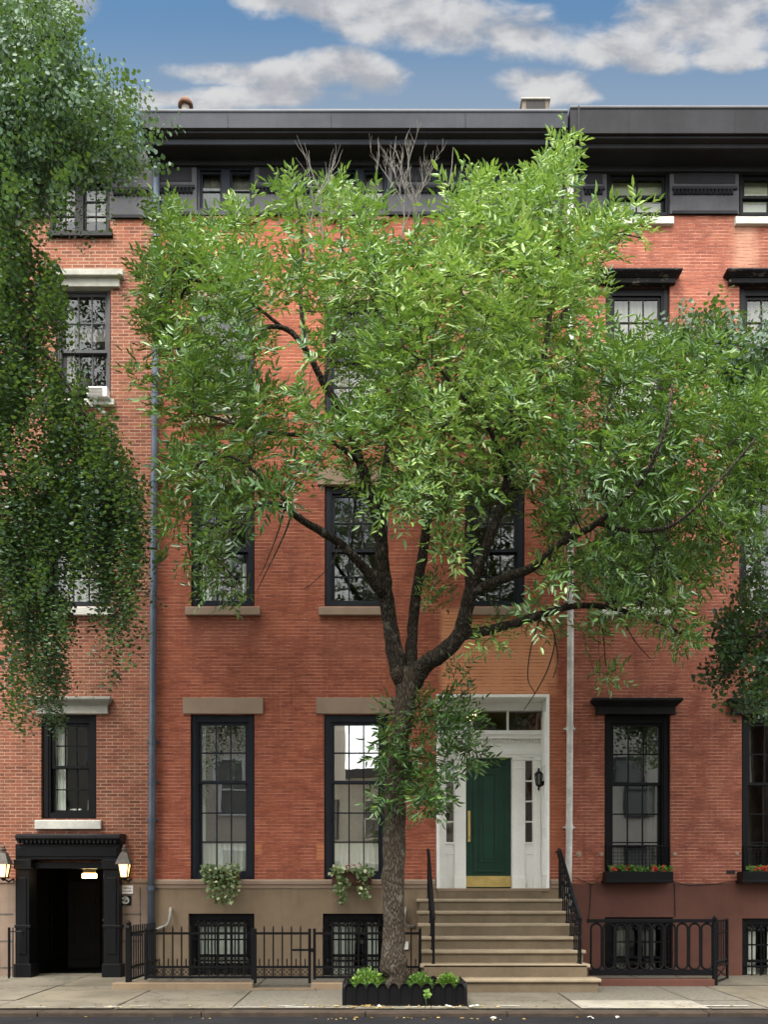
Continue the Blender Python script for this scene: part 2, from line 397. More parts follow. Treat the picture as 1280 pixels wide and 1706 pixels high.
def wall_sheet(x0, x1, z0, z1, holes, yf=0., rev=.24, thick=.34):
    """front sheet with openings, their reveals, and a back sheet"""
    mb = MB()
    xs = sorted({x0, x1, *[min(max(h[i], x0), x1) for h in holes for i in (0, 1)]})
    zs = sorted({z0, z1, *[min(max(h[i], z0), z1) for h in holes for i in (2, 3)]})
    for a, b in zip(xs, xs[1:]):
        for c, d in zip(zs, zs[1:]):
            mx, mz = (a + b) / 2, (c + d) / 2
            if any(h[0] < mx < h[1] and h[2] < mz < h[3] for h in holes): continue
            mb.add([(a, yf, c), (b, yf, c), (b, yf, d), (a, yf, d)], [(0, 1, 2, 3)])
            mb.add([(a, yf + thick, c), (b, yf + thick, c), (b, yf + thick, d), (a, yf + thick, d)], [(3, 2, 1, 0)])
    for a, b, c, d in holes:
        a, b, c, d = max(a, x0), min(b, x1), max(c, z0), min(d, z1)
        if a >= b or c >= d: continue
        y1 = yf + thick
        if a > x0: mb.add([(a, yf, c), (a, yf, d), (a, y1, d), (a, y1, c)], [(0, 1, 2, 3)])
        if b < x1: mb.add([(b, yf, c), (b, y1, c), (b, y1, d), (b, yf, d)], [(0, 1, 2, 3)])
        if c > z0: mb.add([(a, yf, c), (a, y1, c), (b, y1, c), (b, yf, c)], [(0, 1, 2, 3)])
        if d < z1: mb.add([(a, yf, d), (b, yf, d), (b, y1, d), (a, y1, d)], [(0, 1, 2, 3)])
    return mb


def cloth(x0, x1, z0, z1, y, folds=6, amp=.025, gather=0.):
    mb = MB(); n = folds * 8; vs = []
    for i in range(n + 1):
        u = i / n; yy = y + amp * math.sin(u * folds * 2 * math.pi) + amp * .4 * math.sin(u * folds * 4.6 * math.pi + 1)
        x = x0 + (x1 - x0) * u
        vs += [(x, yy, z0), (x, y + (yy - y) * .6, z1)]
    mb.add(vs, [(2 * i, 2 * i + 2, 2 * i + 3, 2 * i + 1) for i in range(n)])
    return mb


def hole(x0, x1, y0, y1): return (PX(x0), PX(x1), PZ(y1), PZ(y0))


# ------------------------------------------------------------------ windows
def sash(frame, x0, x1, z0, z1, y, cols, rows, mat, glass, st=.045, mu=.020, d=.04):
    m = MB()
    m.box(x0, x0 + st, y, y + d, z0, z1).box(x1 - st, x1, y, y + d, z0, z1)
    m.box(x0 + st, x1 - st, y, y + d, z0, z0 + st).box(x0 + st, x1 - st, y, y + d, z1 - st, z1)
    ix0, ix1, iz0, iz1 = x0 + st, x1 - st, z0 + st, z1 - st
    for i in range(1, cols):
        c = ix0 + (ix1 - ix0) * i / cols; m.box(c - mu / 2, c + mu / 2, y + .004, y + d - .004, iz0, iz1)
    for i in range(1, rows):
        c = iz0 + (iz1 - iz0) * i / rows; m.box(ix0, ix1, y + .002, y + d - .006, c - mu / 2, c + mu / 2)
    so_ = m.build('sash', mat, frame)
    g = MB(); yg = y + d * .5; tl = random.uniform(-.0035, .0035); tw = random.uniform(-.0035, .0035)
    g.add([(ix0, yg - tl + tw, iz0), (ix1, yg + tl + tw, iz0), (ix1, yg + tl - tw, iz1), (ix0, yg - tl - tw, iz1)], [(0, 1, 2, 3)])
    g.build('pane', glass, frame)
    return so_


def window(house, x0, x1, y0, y1, cw=10, cols=3, up=2, lo=2, meet=None, mat='window_paint', glass='glass',
           lintel=None, sill=None, yb=.06, curtain=None, blind=None, hood=None, sash_bottom=None):
    """double-hung sash window in the opening x0..x1, y0..y1 of the facade"""
    a, b, z0, z1 = PX(x0) + .004, PX(x1) - .004, PZ(y1) + .004, PZ(y0) - .004
    c = cw / 105.
    m = MB(); m.box(a, a + c, yb, yb + .16, z0, z1).box(b - c, b, yb, yb + .16, z0, z1)
    m.box(a + c, b - c, yb + .002, yb + .16, z1 - c, z1).box(a + c, b - c, yb + .002, yb + .16, z0, z0 + c * .8)
    m.box(a + .02, a + c - .03, yb - .018, yb, z0 + .02, z1 - .02).box(b - c + .03, b - .02, yb - .018, yb, z0 + .02, z1 - .02)
    fr = m.build('window', mat, house)
    ia, ib, iz0, iz1 = a + c, b - c, z0 + c * .8, z1 - c
    zm = PZ(meet) if meet else (iz0 + iz1) / 2
    zb = iz0 if sash_bottom is None else PZ(sash_bottom)
    sash(fr, ia, ib, zm - .02, iz1, yb + .035, cols, up, mat, glass)
    sash(fr, ia, ib, zb, zm + .022, yb + .080, cols, lo, mat, glass)
    if lintel:
        lx0, lx1, ly0, ly1, lm, proj = lintel
        MB().pbox(lx0, lx1, ly0, ly1, -proj, .10).build('lintel', lm, fr, bevel=.006)
    if hood:
        hx0, hx1, hy0, hy1, hm, dpt = hood
        h = MB(); hh = hy1 - hy0
        k = F / (D0 - dpt); X0, X1 = (hx0 - CX) / k, (hx1 - CX) / k; zt = HZ + (HY - hy0) / k; zb_ = PZ(hy1); H = zt - zb_
        ins = (hx1 - hx0) * .055 / 105
        h.box(X0, X1, -dpt, .05, zt - H * .16, zt)
        n = 5
        for i in range(n):   # stepped cove under the shelf
            f0 = i / n; q = math.sin((1 - f0) * math.pi / 2)
            zz1 = zt - H * .16 - H * .30 * i / n; zz0 = zt - H * .16 - H * .30 * (i + 1) / n
            h.box(X0 + ins * (f0 * .9 + .1), X1 - ins * (f0 * .9 + .1), -dpt * (.94 - .58 * f0), .05, zz0, zz1)
        h.box(X0 + ins * 1.05, X1 - ins * 1.05, -dpt * .34, .05, zb_, zt - H * .46)
        h.box(X0 + ins * .95, X1 - ins * .95, -dpt * .40, .05, zb_ - .001, zb_ + H * .10)
        h.build('hood', hm, fr, bevel=.004)
    if sill:
        sx0, sx1, sy0, sy1, sm = sill
        k = F / (D0 - .07); zs0, zs1 = HZ + (HY - sy1) / k, HZ + (HY - sy0) / k
        MB().prism([(-.07, zs0), (-.07, zs1 - .012), (-.05, zs1), (yb + .03, zs1 + .012), (yb + .03, zs0)], (sx0 - CX) / k, (sx1 - CX) / k).build('sill', sm, fr, bevel=.005)
    if curtain:
        for (cx0, cx1, cy0, cy1, cm, folds) in curtain:
            cloth(PX(cx0), PX(cx1), PZ(cy1), PZ(cy0), yb + .175, folds, .018).build('curtain', cm, fr, smooth=True)
    if blind:
        bx0, bx1, by0, by1 = blind
        bm = MB(); z = PZ(by0); zend = PZ(by1)
        while z > zend:
            bm.add([(PX(bx0), yb + .185, z), (PX(bx1), yb + .185, z), (PX(bx1), yb + .200, z - .047), (PX(bx0), yb + .200, z - .047)], [(0, 1, 2, 3)]); z -= .046
        bm.build('blind', 'blind', fr)
    return fr


def house_shell(h, x0, x1, ztop, mat, first=1.42):
    m = MB(); y0, y1 = .36, 9.5
    m.box(x0, x0 + .2, y0, y1, -.3, ztop).box(x1 - .2, x1, y0, y1, -.3, ztop).box(x0 + .2, x1 - .2, y1 - .25, y1, -.3, ztop)
    m.build('party_wall', mat, h)
    r = MB(); r.box(x0, x1, -.02, y1, ztop, ztop + .12); r.build('roof', 'frieze', h)
    f = MB()
    for z in (.02, first, 4.95, 7.6, 10.6): f.box(x0 + .2, x1 - .2, .40, y1 - .25, z - .2, z)
    f.box(x0 + .2, x1 - .2, 4.2, 4.3, .02, ztop)
    f.build('floor', 'plaster', h)


def sawtooth(x0, x1, z0, z1, y, pitch, d=.045):
    m = MB(); x = x0
    while x + pitch <= x1:
        m.add([(x, y, z1), (x + pitch * .5, y - d, z1), (x + pitch, y, z1), (x, y, z0), (x + pitch * .5, y - d, z0), (x + pitch, y, z0)],
              [(0, 1, 4, 3), (1, 2, 5, 4), (3, 4, 5), (0, 2, 1)])
        x += pitch
    return m


# =================================================================== setting
m = MB(); ZR = -.055
m.add([(-120, -13.2, ZR), (120, -13.2, ZR), (120, -4.0, ZR), (-120, -4.0, ZR)], [(0, 1, 2, 3)])
m.build('road', 'asphalt', kind='structure')
m = MB(); m.add([(-400, -400, -.35), (400, -400, -.35), (400, 400, -.35), (-400, 400, -.35)], [(0, 1, 2, 3)])
m.build('ground', 'joint', kind='structure')
def gz(Y): return max(0., (Y + 3.87) * .026)       # pavement falls gently to the kerb
m = MB(); m.add([(-120, -3.72, -.012), (120, -3.72, -.012), (120, .5, gz(.5) - .012), (-120, .5, gz(.5) - .012)], [(0, 1, 2, 3)])
m.box(-120, 120, -3.72, .5, -.3, -.013)
m.build('pavement_bed', 'joint', kind='structure')
# slabs of the pavement, cut by joints, in three surface kinds
m = MB(); rs = random.Random(3)
xcuts = [-30 + i * 1.55 for i in range(15)] + [-6.3, -4.70, -3.25, -1.83, -.36, 1.02, 2.36, 3.92, 4.62, 6.2, 7.8, 9.4, 11] + [12.5 + i * 1.6 for i in range(14)]
xcuts = sorted(x for x in xcuts)
kinds = {(-1.83, -.36): 1, (2.36, 3.92): 2, (3.92, 4.62): 1, (1.02, 2.36): 3}
for a, b in zip(xcuts, xcuts[1:]):
    for (ya, yb_) in ((-3.70, -2.95), (-2.95, -1.30), (-1.30, .4)):
        kd = kinds.get((a, b), 0)
        if kd == 2 and ya > -3: kd = 1
        if (a, b) == (3.92, 4.62): kd = 1
        m.mi = {0: rs.choice([0, 0, 0, 3]), 1: 1, 2: 2, 3: 0}[kd]
        dz = rs.uniform(0, .006); gpx = .010
        m.add([(a + gpx, ya + gpx, gz(ya) + dz), (b - gpx, ya + gpx, gz(ya) + dz), (b - gpx, yb_ - gpx, gz(yb_) + dz), (a + gpx, yb_ - gpx, gz(yb_) + dz)], [(0, 1, 2, 3)])
M['concrete_two'] = mk('concrete_two', (.18, .157, .115), .9, .35, 1.1, .3, 45, spots=True)
m.build('pavement', ['concrete', 'pebble', 'pale_slab', 'concrete_two'], kind='structure')
m = MB(); rs = random.Random(5); x = -40
while x < 40:
    ln = rs.uniform(1.6, 2.6); m.box(x + .004, x + ln - .004, -4.0 + rs.uniform(-.008, .008), -3.715, -.3, -.004 + rs.uniform(-.006, .006)); x += ln
m.build('kerb', 'kerb', kind='structure', bevel=.012)
m = MB(); m.box(-120, 120, -13.45, -13.2, -.3, .0); m.build('far_kerb', 'kerb', kind='structure')
m = MB(); m.box(-120, 120, -18.2, -13.45, -.3, .01); m.build('far_pavement', 'concrete', kind='structure')
# chalky utility marks and worn white paint near the kerb
m = MB(); rs = random.Random(9)
for (x, y, ln, ang, wd) in ((60, 1682, .30, .05, .035), (188, 1681, .22, .1, .05), (232, 1680, .36, .9, .035), (143, 1682, .25, .6, .03), (478, 1680, .30, .8, .05), (500, 1681, .35, .15, .06),
                            (735, 1681, .5, .05, .05), (848, 1676, .34, 2.5, .05), (690, 1682, .22, .2, .04), (1210, 1676, .55, .03, .05), (1000, 1682, .3, .0, .03), (410, 1683, .4, .05, .025)):
    Y = -3.5 if y < 1681 else -3.62; p = P(x, y, Y); c_, s_ = math.cos(ang), math.sin(ang)
    pts = []
    for u, v in ((-1, -1), (-.3, -1.1), (.4, -.8), (1, -.7), (1, .8), (.2, 1.1), (-.5, .7), (-1, 1)):
        a, b = u * ln / 2, v * wd / 2 * rs.uniform(.7, 1.3); px_, py_ = p.x + a * c_ - b * s_, max(-3.69, Y + a * s_ * .4 + b * c_); pts.append((px_, py_, gz(py_) + .011))
    m.add(pts, [tuple(range(8))])
m.build('pavement_marking', 'chalk', kind='structure')

# =================================================================== LEFT HOUSE
XL0, XB1, XB2, XR1 = -10.2, PX(257), PX(951), 9.7
h = thing('brick_house', (-6.9, 0, 0), 'left brick house with pale mortar, black entrance portico and grey window lintels', 'house')
holesL = [hole(82, 183, 300, 390), hole(92, 184, 476, 672), hole(76, 184, 808, 1010), hole(68, 160, 1190, 1364), hole(45, 175, 1442, 1660)]
wall_sheet(XL0, XB1 - .006, PZ(1466), PZ(365), holesL).build('wall', 'brick_left', h)
wall_sheet(XL0, XB1 - .006, -.3, PZ(1466), holesL, yf=-.025, thick=.365).build('base_wall', 'left_base', h)
m = MB()   # dark joints of the base courses, cut as slim fillets, and the top ledge
for y in (1523, 1568, 1612): m.box(XL0, PX(22), -.029, -.02, PZ(y) - .012, PZ(y) + .012); m.box(PX(199), PX(236), -.029, -.02, PZ(y) - .012, PZ(y) + .012)
m.box(PX(233), PX(235), -.029, -.02, 0, PZ(1478)); m.build('base_joint', 'joint', h)
m = MB(); m.box(XL0, PX(24), -.045, .0, PZ(1471), PZ(1464)); m.box(PX(199), XB1 - .01, -.045, .0, PZ(1471), PZ(1464)); m.build('base_ledge', 'left_base', h, bevel=.006)
house_shell(h, XL0, XB1 - .012, 13.05, 'brick_left', 2.45)
wall_sheet(XL0, XB1 - .006, PZ(365), 13.05, [hole(82, 183, 300, 390)], yf=-.03, thick=.37).build('frieze', 'frieze', h)
def dentils(h, a, b, y0, y1, yw):
    m = sawtooth(a + .01, b - .01, PZ(y1), PZ(y0), yw, .060); m.box(a, b, yw - .032, yw, PZ(y0), PZ(y0 - 4.5)); m.build('dentil_band', 'cornice_dark', h)
def skirt(h, a, b, y0, y1, yw): MB().box(a, b, yw - .02, yw, PZ(y1), PZ(y0)).build('frieze_moulding', 'cornice_dark', h)
for a, b in ((XL0, PX(78)), (PX(188), XB1 - .02)): dentils(h, a, b, 321, 329, -.03); skirt(h, a, b, 361, 366, -.03)
ZT = 13.39
def cornice(h, x0, x1, d, zt, z1, zb, mat, dark):
    MB().prism([(.2, zt), (-d, zt), (-d - .012, zt - .03), (-d, zt - .05), (-d, z1), (.2, z1)], x0, x1).build('cornice', mat, h, bevel=.004)
    MB().prism([(.1, z1), (-d + .05, z1), (-d + .05, z1 - .035), (-d + .16, z1 - .055), (-d + .16, zb), (-d + .20, zb), (-d + .20, zb + .03), (-.08, zb + .03), (-.08, zb - .06), (.1, zb - .06)], x0 + .02, x1 - .02).build('soffit', dark, h, bevel=.004)
    MB().box(x0 + .015, x1 - .015, -d + .145, -d + .165, zb + .004, zb + (z1 - zb) * .58).build('lower_fascia', mat, h, bevel=.003)
    rs_ = random.Random(int(x0 * 10)); xx = x0 + rs_.uniform(.8, 1.6)
    while xx < x1 - .5:      # lapped seams of the sheet metal
        MB().box(xx, xx + .012, -d - .004, -d + .01, z1 + .006, zt - .052).build('seam', dark, h); xx += rs_.uniform(1.5, 2.4)
    MB().box(x0, x1, -d + .01, -d + .25, zt, zt + .022).build('flashing', 'flashing', h)
cornice(h, XL0, PX(208) * .955, .55, 13.42, 13.10, 12.96, 'cornice', 'cornice_dark')
# attic window of two lights
def pair_window(h, x0, x1, y0, y1, mat='window_paint', yb=-.01, cols=1, rows=2, mull=12, cw=5, glass='glass', sill=None):
    a, b, z0, z1 = PX(x0) + .004, PX(x1) - .004, PZ(y1) + .004, PZ(y0) - .004; c = cw / 105; mid = (a + b) / 2; mw = mull / 210
    m = MB(); m.box(a, a + c, yb, yb + .14, z0, z1).box(b - c, b, yb, yb + .14, z0, z1).box(mid - mw, mid + mw, yb, yb + .14, z0, z1)
    m.box(a + c, mid - mw, yb + .002, yb + .14, z1 - c, z1).box(mid + mw, b - c, yb + .002, yb + .14, z1 - c, z1)
    m.box(a + c, mid - mw, yb + .002, yb + .14, z0, z0 + c).box(mid + mw, b - c, yb + .002, yb + .14, z0, z0 + c)
    fr = m.build('window', mat, h)
    sash(fr, a + c, mid - mw, z0 + c, z1 - c, yb + .05, cols, rows, mat, glass, st=.03, mu=.016)
    sash(fr, mid + mw, b - c, z0 + c, z1 - c, yb + .05, cols, rows, mat, glass, st=.03, mu=.016)
    if sill:
        MB().pbox(*sill[:4], -.07, .0).build('sill', sill[4], fr, bevel=.004)
    return fr
f = pair_window(h, 82, 183, 300, 390, cols=2, rows=3, mat='black_paint', sill=(79, 186, 384, 392, 'black_paint'))
MB().box(PX(95), PX(178), .16, .17, PZ(357), PZ(342)).build('blind', 'curtain_upper', f)
cloth(PX(90), PX(180), PZ(336), PZ(303), .2, 5).build('curtain', 'drape', f)
window(h, 92, 184, 476, 672, cw=7, cols=3, up=2, lo=1, meet=580, mat='frieze', lintel=(78, 198, 458, 477, 'grey_stone', .06), sill=(86, 189, 663, 674, 'pale_sill'), sash_bottom=646,
       curtain=[(98, 116, 490, 640, 'drape', 3)])
MB().pbox(70, 204, 447, 458, -.13, .05).build('lintel_cap', 'grey_stone', h, bevel=.012)
window(h, 76, 184, 808, 1010, cw=9, cols=3, up=2, lo=2, meet=914, lintel=(66, 196, 780, 808, 'grey_stone', .06), sill=(78, 188, 1010, 1024, 'pale_sill'), curtain=[(85, 178, 915, 1003, 'curtain_upper', 7)])
window(h, 68, 160, 1190, 1364, cw=13, cols=3, up=2, lo=2, meet=1277, mat='black_paint', sill=(57, 167, 1366, 1381, 'pale_sill'),
       hood=(48, 183, 1160, 1190, 'grey_stone', .16), curtain=[(84, 103, 1205, 1357, 'curtain', 3), (138, 150, 1330, 1357, 'curtain', 2), (108, 128, 1345, 1357, 'curtain', 2)])
# portico: two pilasters, panelled frieze and cornice, dark lobby with doors
pt = MB()
for (a, b) in ((25, 48), (172, 198)):
    pt.pbox(a, b, 1448, 1632, -.22, .1); pt.pbox(a - 3, b + 3, 1432, 1448, -.25, .1); pt.pbox(a - 3, b + 3, 1606, 1632, -.25, .1); pt.pbox(a + 5, b - 5, 1462, 1590, -.235, -.2)
    pt.pbox(a - 2, b + 2, 1541, 1546, -.24, .1)
pt.pbox(25, 198, 1406, 1432, -.22, .1); pt.pbox(28, 195, 1411, 1427, -.235, -.2)
pt.pbox(45, 175, 1437, 1447, -.12, .1)
pt.build('portico', 'black_paint', h, bevel=.006)
pc = MB(); pc.prism([(.05, PZ(1389)), (-.26, PZ(1391)), (-.34, PZ(1394)), (-.34, PZ(1399)), (-.26, PZ(1404)), (-.24, PZ(1406)), (.05, PZ(1406))], PX(26) * .98, PX(198) * .975)
x = 28
while x < 196: pc.pbox(x, x + 3.4, 1399, 1405, -.30, -.2); x += 7
pc.build('portico_cornice', 'hood_paint', h, bevel=.003)
lb = MB(); xa, xb, zt_, zb_ = PX(46), PX(174), PZ(1440), .09
yk = 1.9
lb.box(xa - .1, xa, .12, yk, zb_, zt_ + .1).box(xb, xb + .1, .12, yk, zb_, zt_ + .1).box(xa, xb, .12, yk, zt_, zt_ + .1).box(xa, xb, yk, yk + .1, zb_, zt_ + .1).box(xa - .1, xb + .1, -.2, yk + .1, zb_ - .1, zb_)
for (q, dirn) in ((xa, 1), (xb, -1)):
    for (z0, z1) in ((.3, .72), (.82, 1.05), (1.1, 1.7)): 
        for k in range(2):
            ya = .35 + k * .72; m2 = .012 * dirn
            lb.box(q, q + m2, ya, ya + .55, z0, z0 + .03).box(q, q + m2, ya, ya + .55, z1 - .03, z1).box(q, q + m2, ya, ya + .03, z0 + .03, z1 - .03).box(q, q + m2, ya + .52, ya + .55, z0 + .03, z1 - .03)
lb.build('lobby', 'lobby_black', h)
dr = MB()
for k in range(2):
    a = xa + .02 + k * (xb - xa) / 2; b = a + (xb - xa) / 2 - .04
    dr.box(a, b, yk - .06, yk, zb_ + .01, zt_ - .25)
    for (z0, z1) in ((.25, .9), (1.0, 1.55)):
        dr.box(a + .08, b - .08, yk - .075, yk - .06, z0, z0 + .03).box(a + .08, b - .08, yk - .075, yk - .06, z1 - .03, z1).box(a + .08, a + .11, yk - .075, yk - .06, z0 + .03, z1 - .03).box(b - .11, b - .08, yk - .075, yk - .06, z0 + .03, z1 - .03)
d_ = dr.build('door', 'dark', h)
MB().lathe((xa + (xb - xa) / 2 + .06, yk - .1, .95), [(.012, -.03), (.03, -.01), (.03, .01), (.012, .03)], 10, 'y').build('handle', 'brass', d_, smooth=True)

# =================================================================== MIDDLE HOUSE
h = thing('brick_house', (-.35, 0, 0), 'middle red brick house with white door surround, green door and brown stone base', 'house')
WC = [(318, 424), (541, 646), (775, 875)]
holesM = [hole(a, b, 500, 690) for a, b in WC] + [hole(a, b, 808, 1010) for a, b in WC] + [hole(a, b, 1190, 1466.5) for a, b in ((317, 424), (540, 647))]
door_h = hole(727, 916, 1157, 1482)
wall_sheet(XB1 + .006, XB2 - .006, PZ(1466), PZ(360), holesM + [door_h]).build('wall', 'brick_mid', h)
bh = [hole(314, 424, 1522, 1640), hole(538, 647, 1522, 1640)]
wall_sheet(XB1 + .006, XB2 - .006, -.3, PZ(1466), bh + [door_h], yf=-.02, thick=.36).build('base_wall', 'tan_stone', h)
m = MB()
for a, b in ((258, 725.5), (918, 942)):
    m.prism([(.0, PZ(1465)), (-.03, PZ(1465)), (-.06, PZ(1468)), (-.06, PZ(1473)), (-.04, PZ(1475)), (-.035, PZ(1480)), (.0, PZ(1480))], PX(a), PX(b))
m.build('water_table', 'lintel_stone', h)
house_shell(h, XB1 + .012, XB2 - .012, 13.02, 'brick_mid')
AT = [(328, 424), (552, 646), (788, 874)]
holesA = [hole(a, b, 278, 353) for a, b in AT]
wall_sheet(XB1 + .006, XB2 - .006, PZ(360), 13.02, holesA, yf=-.03, thick=.37).build('frieze', 'frieze', h)
edges = [258, *[q for a, b in AT for q in (a - 3, b + 3)], 948]
for a, b in zip(edges[::2], edges[1::2]):
    dentils(h, PX(a), PX(b), 317, 325, -.03); skirt(h, PX(a), PX(b), 356, 361, -.03)
    MB().box(PX(a) + .05, PX(b) - .05, -.042, -.03, PZ(305), PZ(282)).build('frieze_panel', 'cornice_dark', h, bevel=.006)
for a, b in AT:
    f = pair_window(h, a, b, 278, 353, cols=1, rows=2, mull=14, cw=5, sill=(a - 2, b + 2, 360, 366, 'rust'))
    cloth(PX(a + 7), PX(b - 7), PZ(350), PZ(281), .2, 4, .012).build('curtain', 'curtain_upper' if a > 500 else 'drape', f)
    if a > 500: MB().box(PX(a + 6), PX(b - 6), .16, .17, PZ(b * 0 + 330), PZ(298 if a < 700 else 285)).build('blind', 'curtain_upper', f)
m = MB(); m.tube([P(x, y, -.53) for x, y in ((470, 213), (600, 211.5), (700, 212), (758, 210.5), (762, 214))], .016, 6); m.build('gutter', 'cornice_dark', h)
cornice(h, -3.743, 2.815, .55, 13.383, 13.107, 12.967, 'cornice', 'cornice_dark')
for i, (a, b) in enumerate(WC):
    window(h, a, b, 500, 690, cw=10, meet=595, lintel=(a - 12, b + 12, 474, 500, 'lintel_stone', .03), sill=(a - 11, b + 11, 692, 705, 'lintel_stone'), curtain=[(a + 12, b - 12, 600, 682, 'curtain_upper', 6)])
for i, (a, b) in enumerate(WC):
    window(h, a, b, 808, 1010, cw=11, meet=914, lintel=(a - 12, b + 12, 780, 807, 'lintel_stone', .03), sill=(a - 10, b + 9, 1010, 1024, 'lintel_stone'),
           curtain=[[(a + 10, a + 30, 930, 1000, 'curtain', 3), (b - 24, b - 10, 930, 1000, 'curtain', 3)], None, None][i])
for i, (a, b) in enumerate(((317, 424), (540, 647))):
    window(h, a, b, 1190, 1465, glass='glass_street', cw=11.5, up=2, lo=3, meet=1302, lintel=(a - 13, b + 14, 1162, 1189, 'lintel_stone', .03),
           curtain=[(a + 11, b - 11, 1404, 1456, 'curtain', 9)] + ([(a + 13, a + 21, 1203, 1400, 'curtain', 2)] if i == 0 else [(a + 12, a + 20, 1203, 1400, 'drape', 2)]))
def basement_window(h, x0, x1, y0, y1, bars, curtains, mat='black_paint', glass='glass'):
    fr = window(h, x0, x1, y0, y1, cw=10, cols=3, up=1, lo=1, meet=(y0 + y1) / 2 + 12, mat=mat, glass=glass, yb=.07, curtain=curtains)
    g = MB(); xa, xb = PX(x0 + 10), PX(x1 - 10); z0, z1 = PZ(y1 - 8), PZ(y0 + 11); yg = .02
    g.box(xa - .05, xb + .05, yg - .008, yg + .008, z0 + (z1 - z0) * .30, z0 + (z1 - z0) * .30 + .03); g.box(xa - .05, xb + .05, yg - .008, yg + .008, z0 + (z1 - z0) * .66, z0 + (z1 - z0) * .66 + .025)
    g.box(xa - .05, xb + .05, yg - .008, yg + .008, z0 + .01, z0 + .04)
    for i in range(bars):
        x = xa + (xb - xa) * (i + .5) / bars; zt = z1 - .09
        g.tube([(x, yg, z0), (x, yg, zt)], .013, 6)
        for (ox, oz) in ((0, .055), (-.03, .01), (.03, .01)):      # trefoil finial
            g.lathe((x + ox, yg, zt + oz), [(.004, -.012), (.026, -.008), (.026, .008), (.004, .012)], 10, 'y')
        g.box(x - .010, x + .010, yg - .01, yg + .01, zt + .05, zt + .10)
    g.build('grille', 'iron', fr)
    return fr
basement_window(h, 314, 424, 1522, 1640, 8, [(326, 370, 1533, 1606, 'curtain', 5), (374, 413, 1533, 1606, 'curtain', 4)])
basement_window(h, 538, 647, 1522, 1640, 8, [(549, 590, 1533, 1625, 'curtain', 4), (612, 640, 1533, 1625, 'curtain', 3)])
# --- door surround, recessed .45 m
YD = .45
def D(x, y, Y=YD): return P(x, y, Y)
XD0, XD1 = PX(727), PX(916); ZD1 = PZ(1157); ZS = 1.49
j = MB()
j.box(XD0 + .003, XD0 + .05, -.03, YD + .1, ZS, ZD1 - .003).box(XD1 - .05, XD1 - .003, -.03, YD + .1, ZS, ZD1 - .003).box(XD0 + .05, XD1 - .05, -.028, YD + .1, ZD1 - .05, ZD1 - .003)
for x in (XD1 - .065,):      # raised panels of the right reveal
    for (z0, z1) in ((1.7, 2.3), (2.45, 3.3), (3.45, 4.3)): j.box(x, x + .015, .06, YD - .06, z0, z1)
ds = j.build('door_surround', 'white_paint', h, bevel=.004)
xi0, xi1 = XD0 + .05, XD1 - .05
def dx_(x): return D(x, 0).x
def dzz(y): return D(0, y).z
xl0, xl1, xr0, xr1 = xi0, dx_(777), dx_(853), xi1      # pilaster bays either side of the door
e = MB()
zt0, zt1, zen = dzz(1219), dzz(1185), dzz(1262)
e.box(xi0, xi1, YD - .06, YD + .12, zt1, ZD1 - .05)                                   # header
e.box(xi0, xi1, YD - .02, YD + .12, zen, dzz(1232))                                     # entablature
e.box(xi0, xi1, YD - .10, YD + .12, dzz(1232), dzz(1226)).box(xi0, xi1, YD - .13, YD + .12, dzz(1226), zt0)
e.box(xi0, xi1, YD - .035, YD - .02, dzz(1258), dzz(1250))
nd = 34
for i in range(nd): 
    x = xi0 + (xi1 - xi0) * (i + .2) / nd; e.box(x, x + .028, YD - .06, YD - .02, dzz(1238), dzz(1232))
e.build('entablature', 'white_paint', ds, bevel=.003)
tr = MB()
xs = [xi0, dx_(735), dx_(785), dx_(788), dx_(845), dx_(848), dx_(905), xi1]
for a, b in ((0, 1), (2, 3), (4, 5), (6, 7)): tr.box(xs[a], xs[b], YD - .02, YD + .06, zt0, zt1)
tr.build('transom_bar', 'white_paint', ds)
g = MB(); g.add([(xi0, YD + .03, zt0), (xi1, YD + .03, zt0), (xi1, YD + .03, zt1), (xi0, YD + .03, zt1)], [(0, 1, 2, 3)]); g.build('transom_pane', 'glass_dark', ds)
for (a, b, s0, s1) in ((xl0, xl1, dx_(744), dx_(756)), (xr0, xr1, dx_(876), dx_(888))):
    p = MB(); zt = zen; zsl0, zsl1 = dzz(1403), dzz(1267)
    p.box(a, s0, YD, YD + .12, ZS, zt).box(s1, b, YD, YD + .12, ZS, zt).box(s0, s1, YD, YD + .12, ZS, zsl0).box(s0, s1, YD, YD + .12, zsl1, zt)
    for k in (1, 2, 3): 
        z = zsl0 + (zsl1 - zsl0) * k / 4; p.box(s0, s1, YD + .01, YD + .05, z - .012, z + .012)
    for (q0, q1) in ((a, s0), (s1, b)):                       # two slim pilasters with base, panel and capital
        if q1 - q0 < .1: continue
        q0, q1 = q0 + .015, q1 - .015
        p.box(q0, q1, YD - .03, YD, ZS + .18, zt - .02).box(q0 - .01, q1 + .01, YD - .05, YD, ZS, ZS + .17).box(q0 - .01, q1 + .01, YD - .042, YD, ZS + .17, ZS + .20)
        p.box(q0 - .01, q1 + .01, YD - .05, YD, zt - .05, zt - .005).box(q0 - .008, q1 + .008, YD - .042, YD, zt - .19, zt - .16)
        for k in range(3): 
            xx = q0 + (q1 - q0) * (k + .25) / 3; p.box(xx, xx + (q1 - q0) / 6, YD - .036, YD - .03, zt - .145, zt - .07)
    p.box(s0 - .03, s1 + .03, YD - .012, YD, dzz(1424), dzz(1414)); p.box(s0 - .02, s1 + .02, YD - .02, YD, zsl0 - .03, zsl0)
    p.build('pilaster', 'white_paint', ds, bevel=.003)
    g = MB(); g.add([(s0, YD + .055, zsl0), (s1, YD + .055, zsl0), (s1, YD + .055, zsl1), (s0, YD + .055, zsl1)], [(0, 1, 2, 3)]); g.build('sidelight_pane', 'glass_dark', ds)
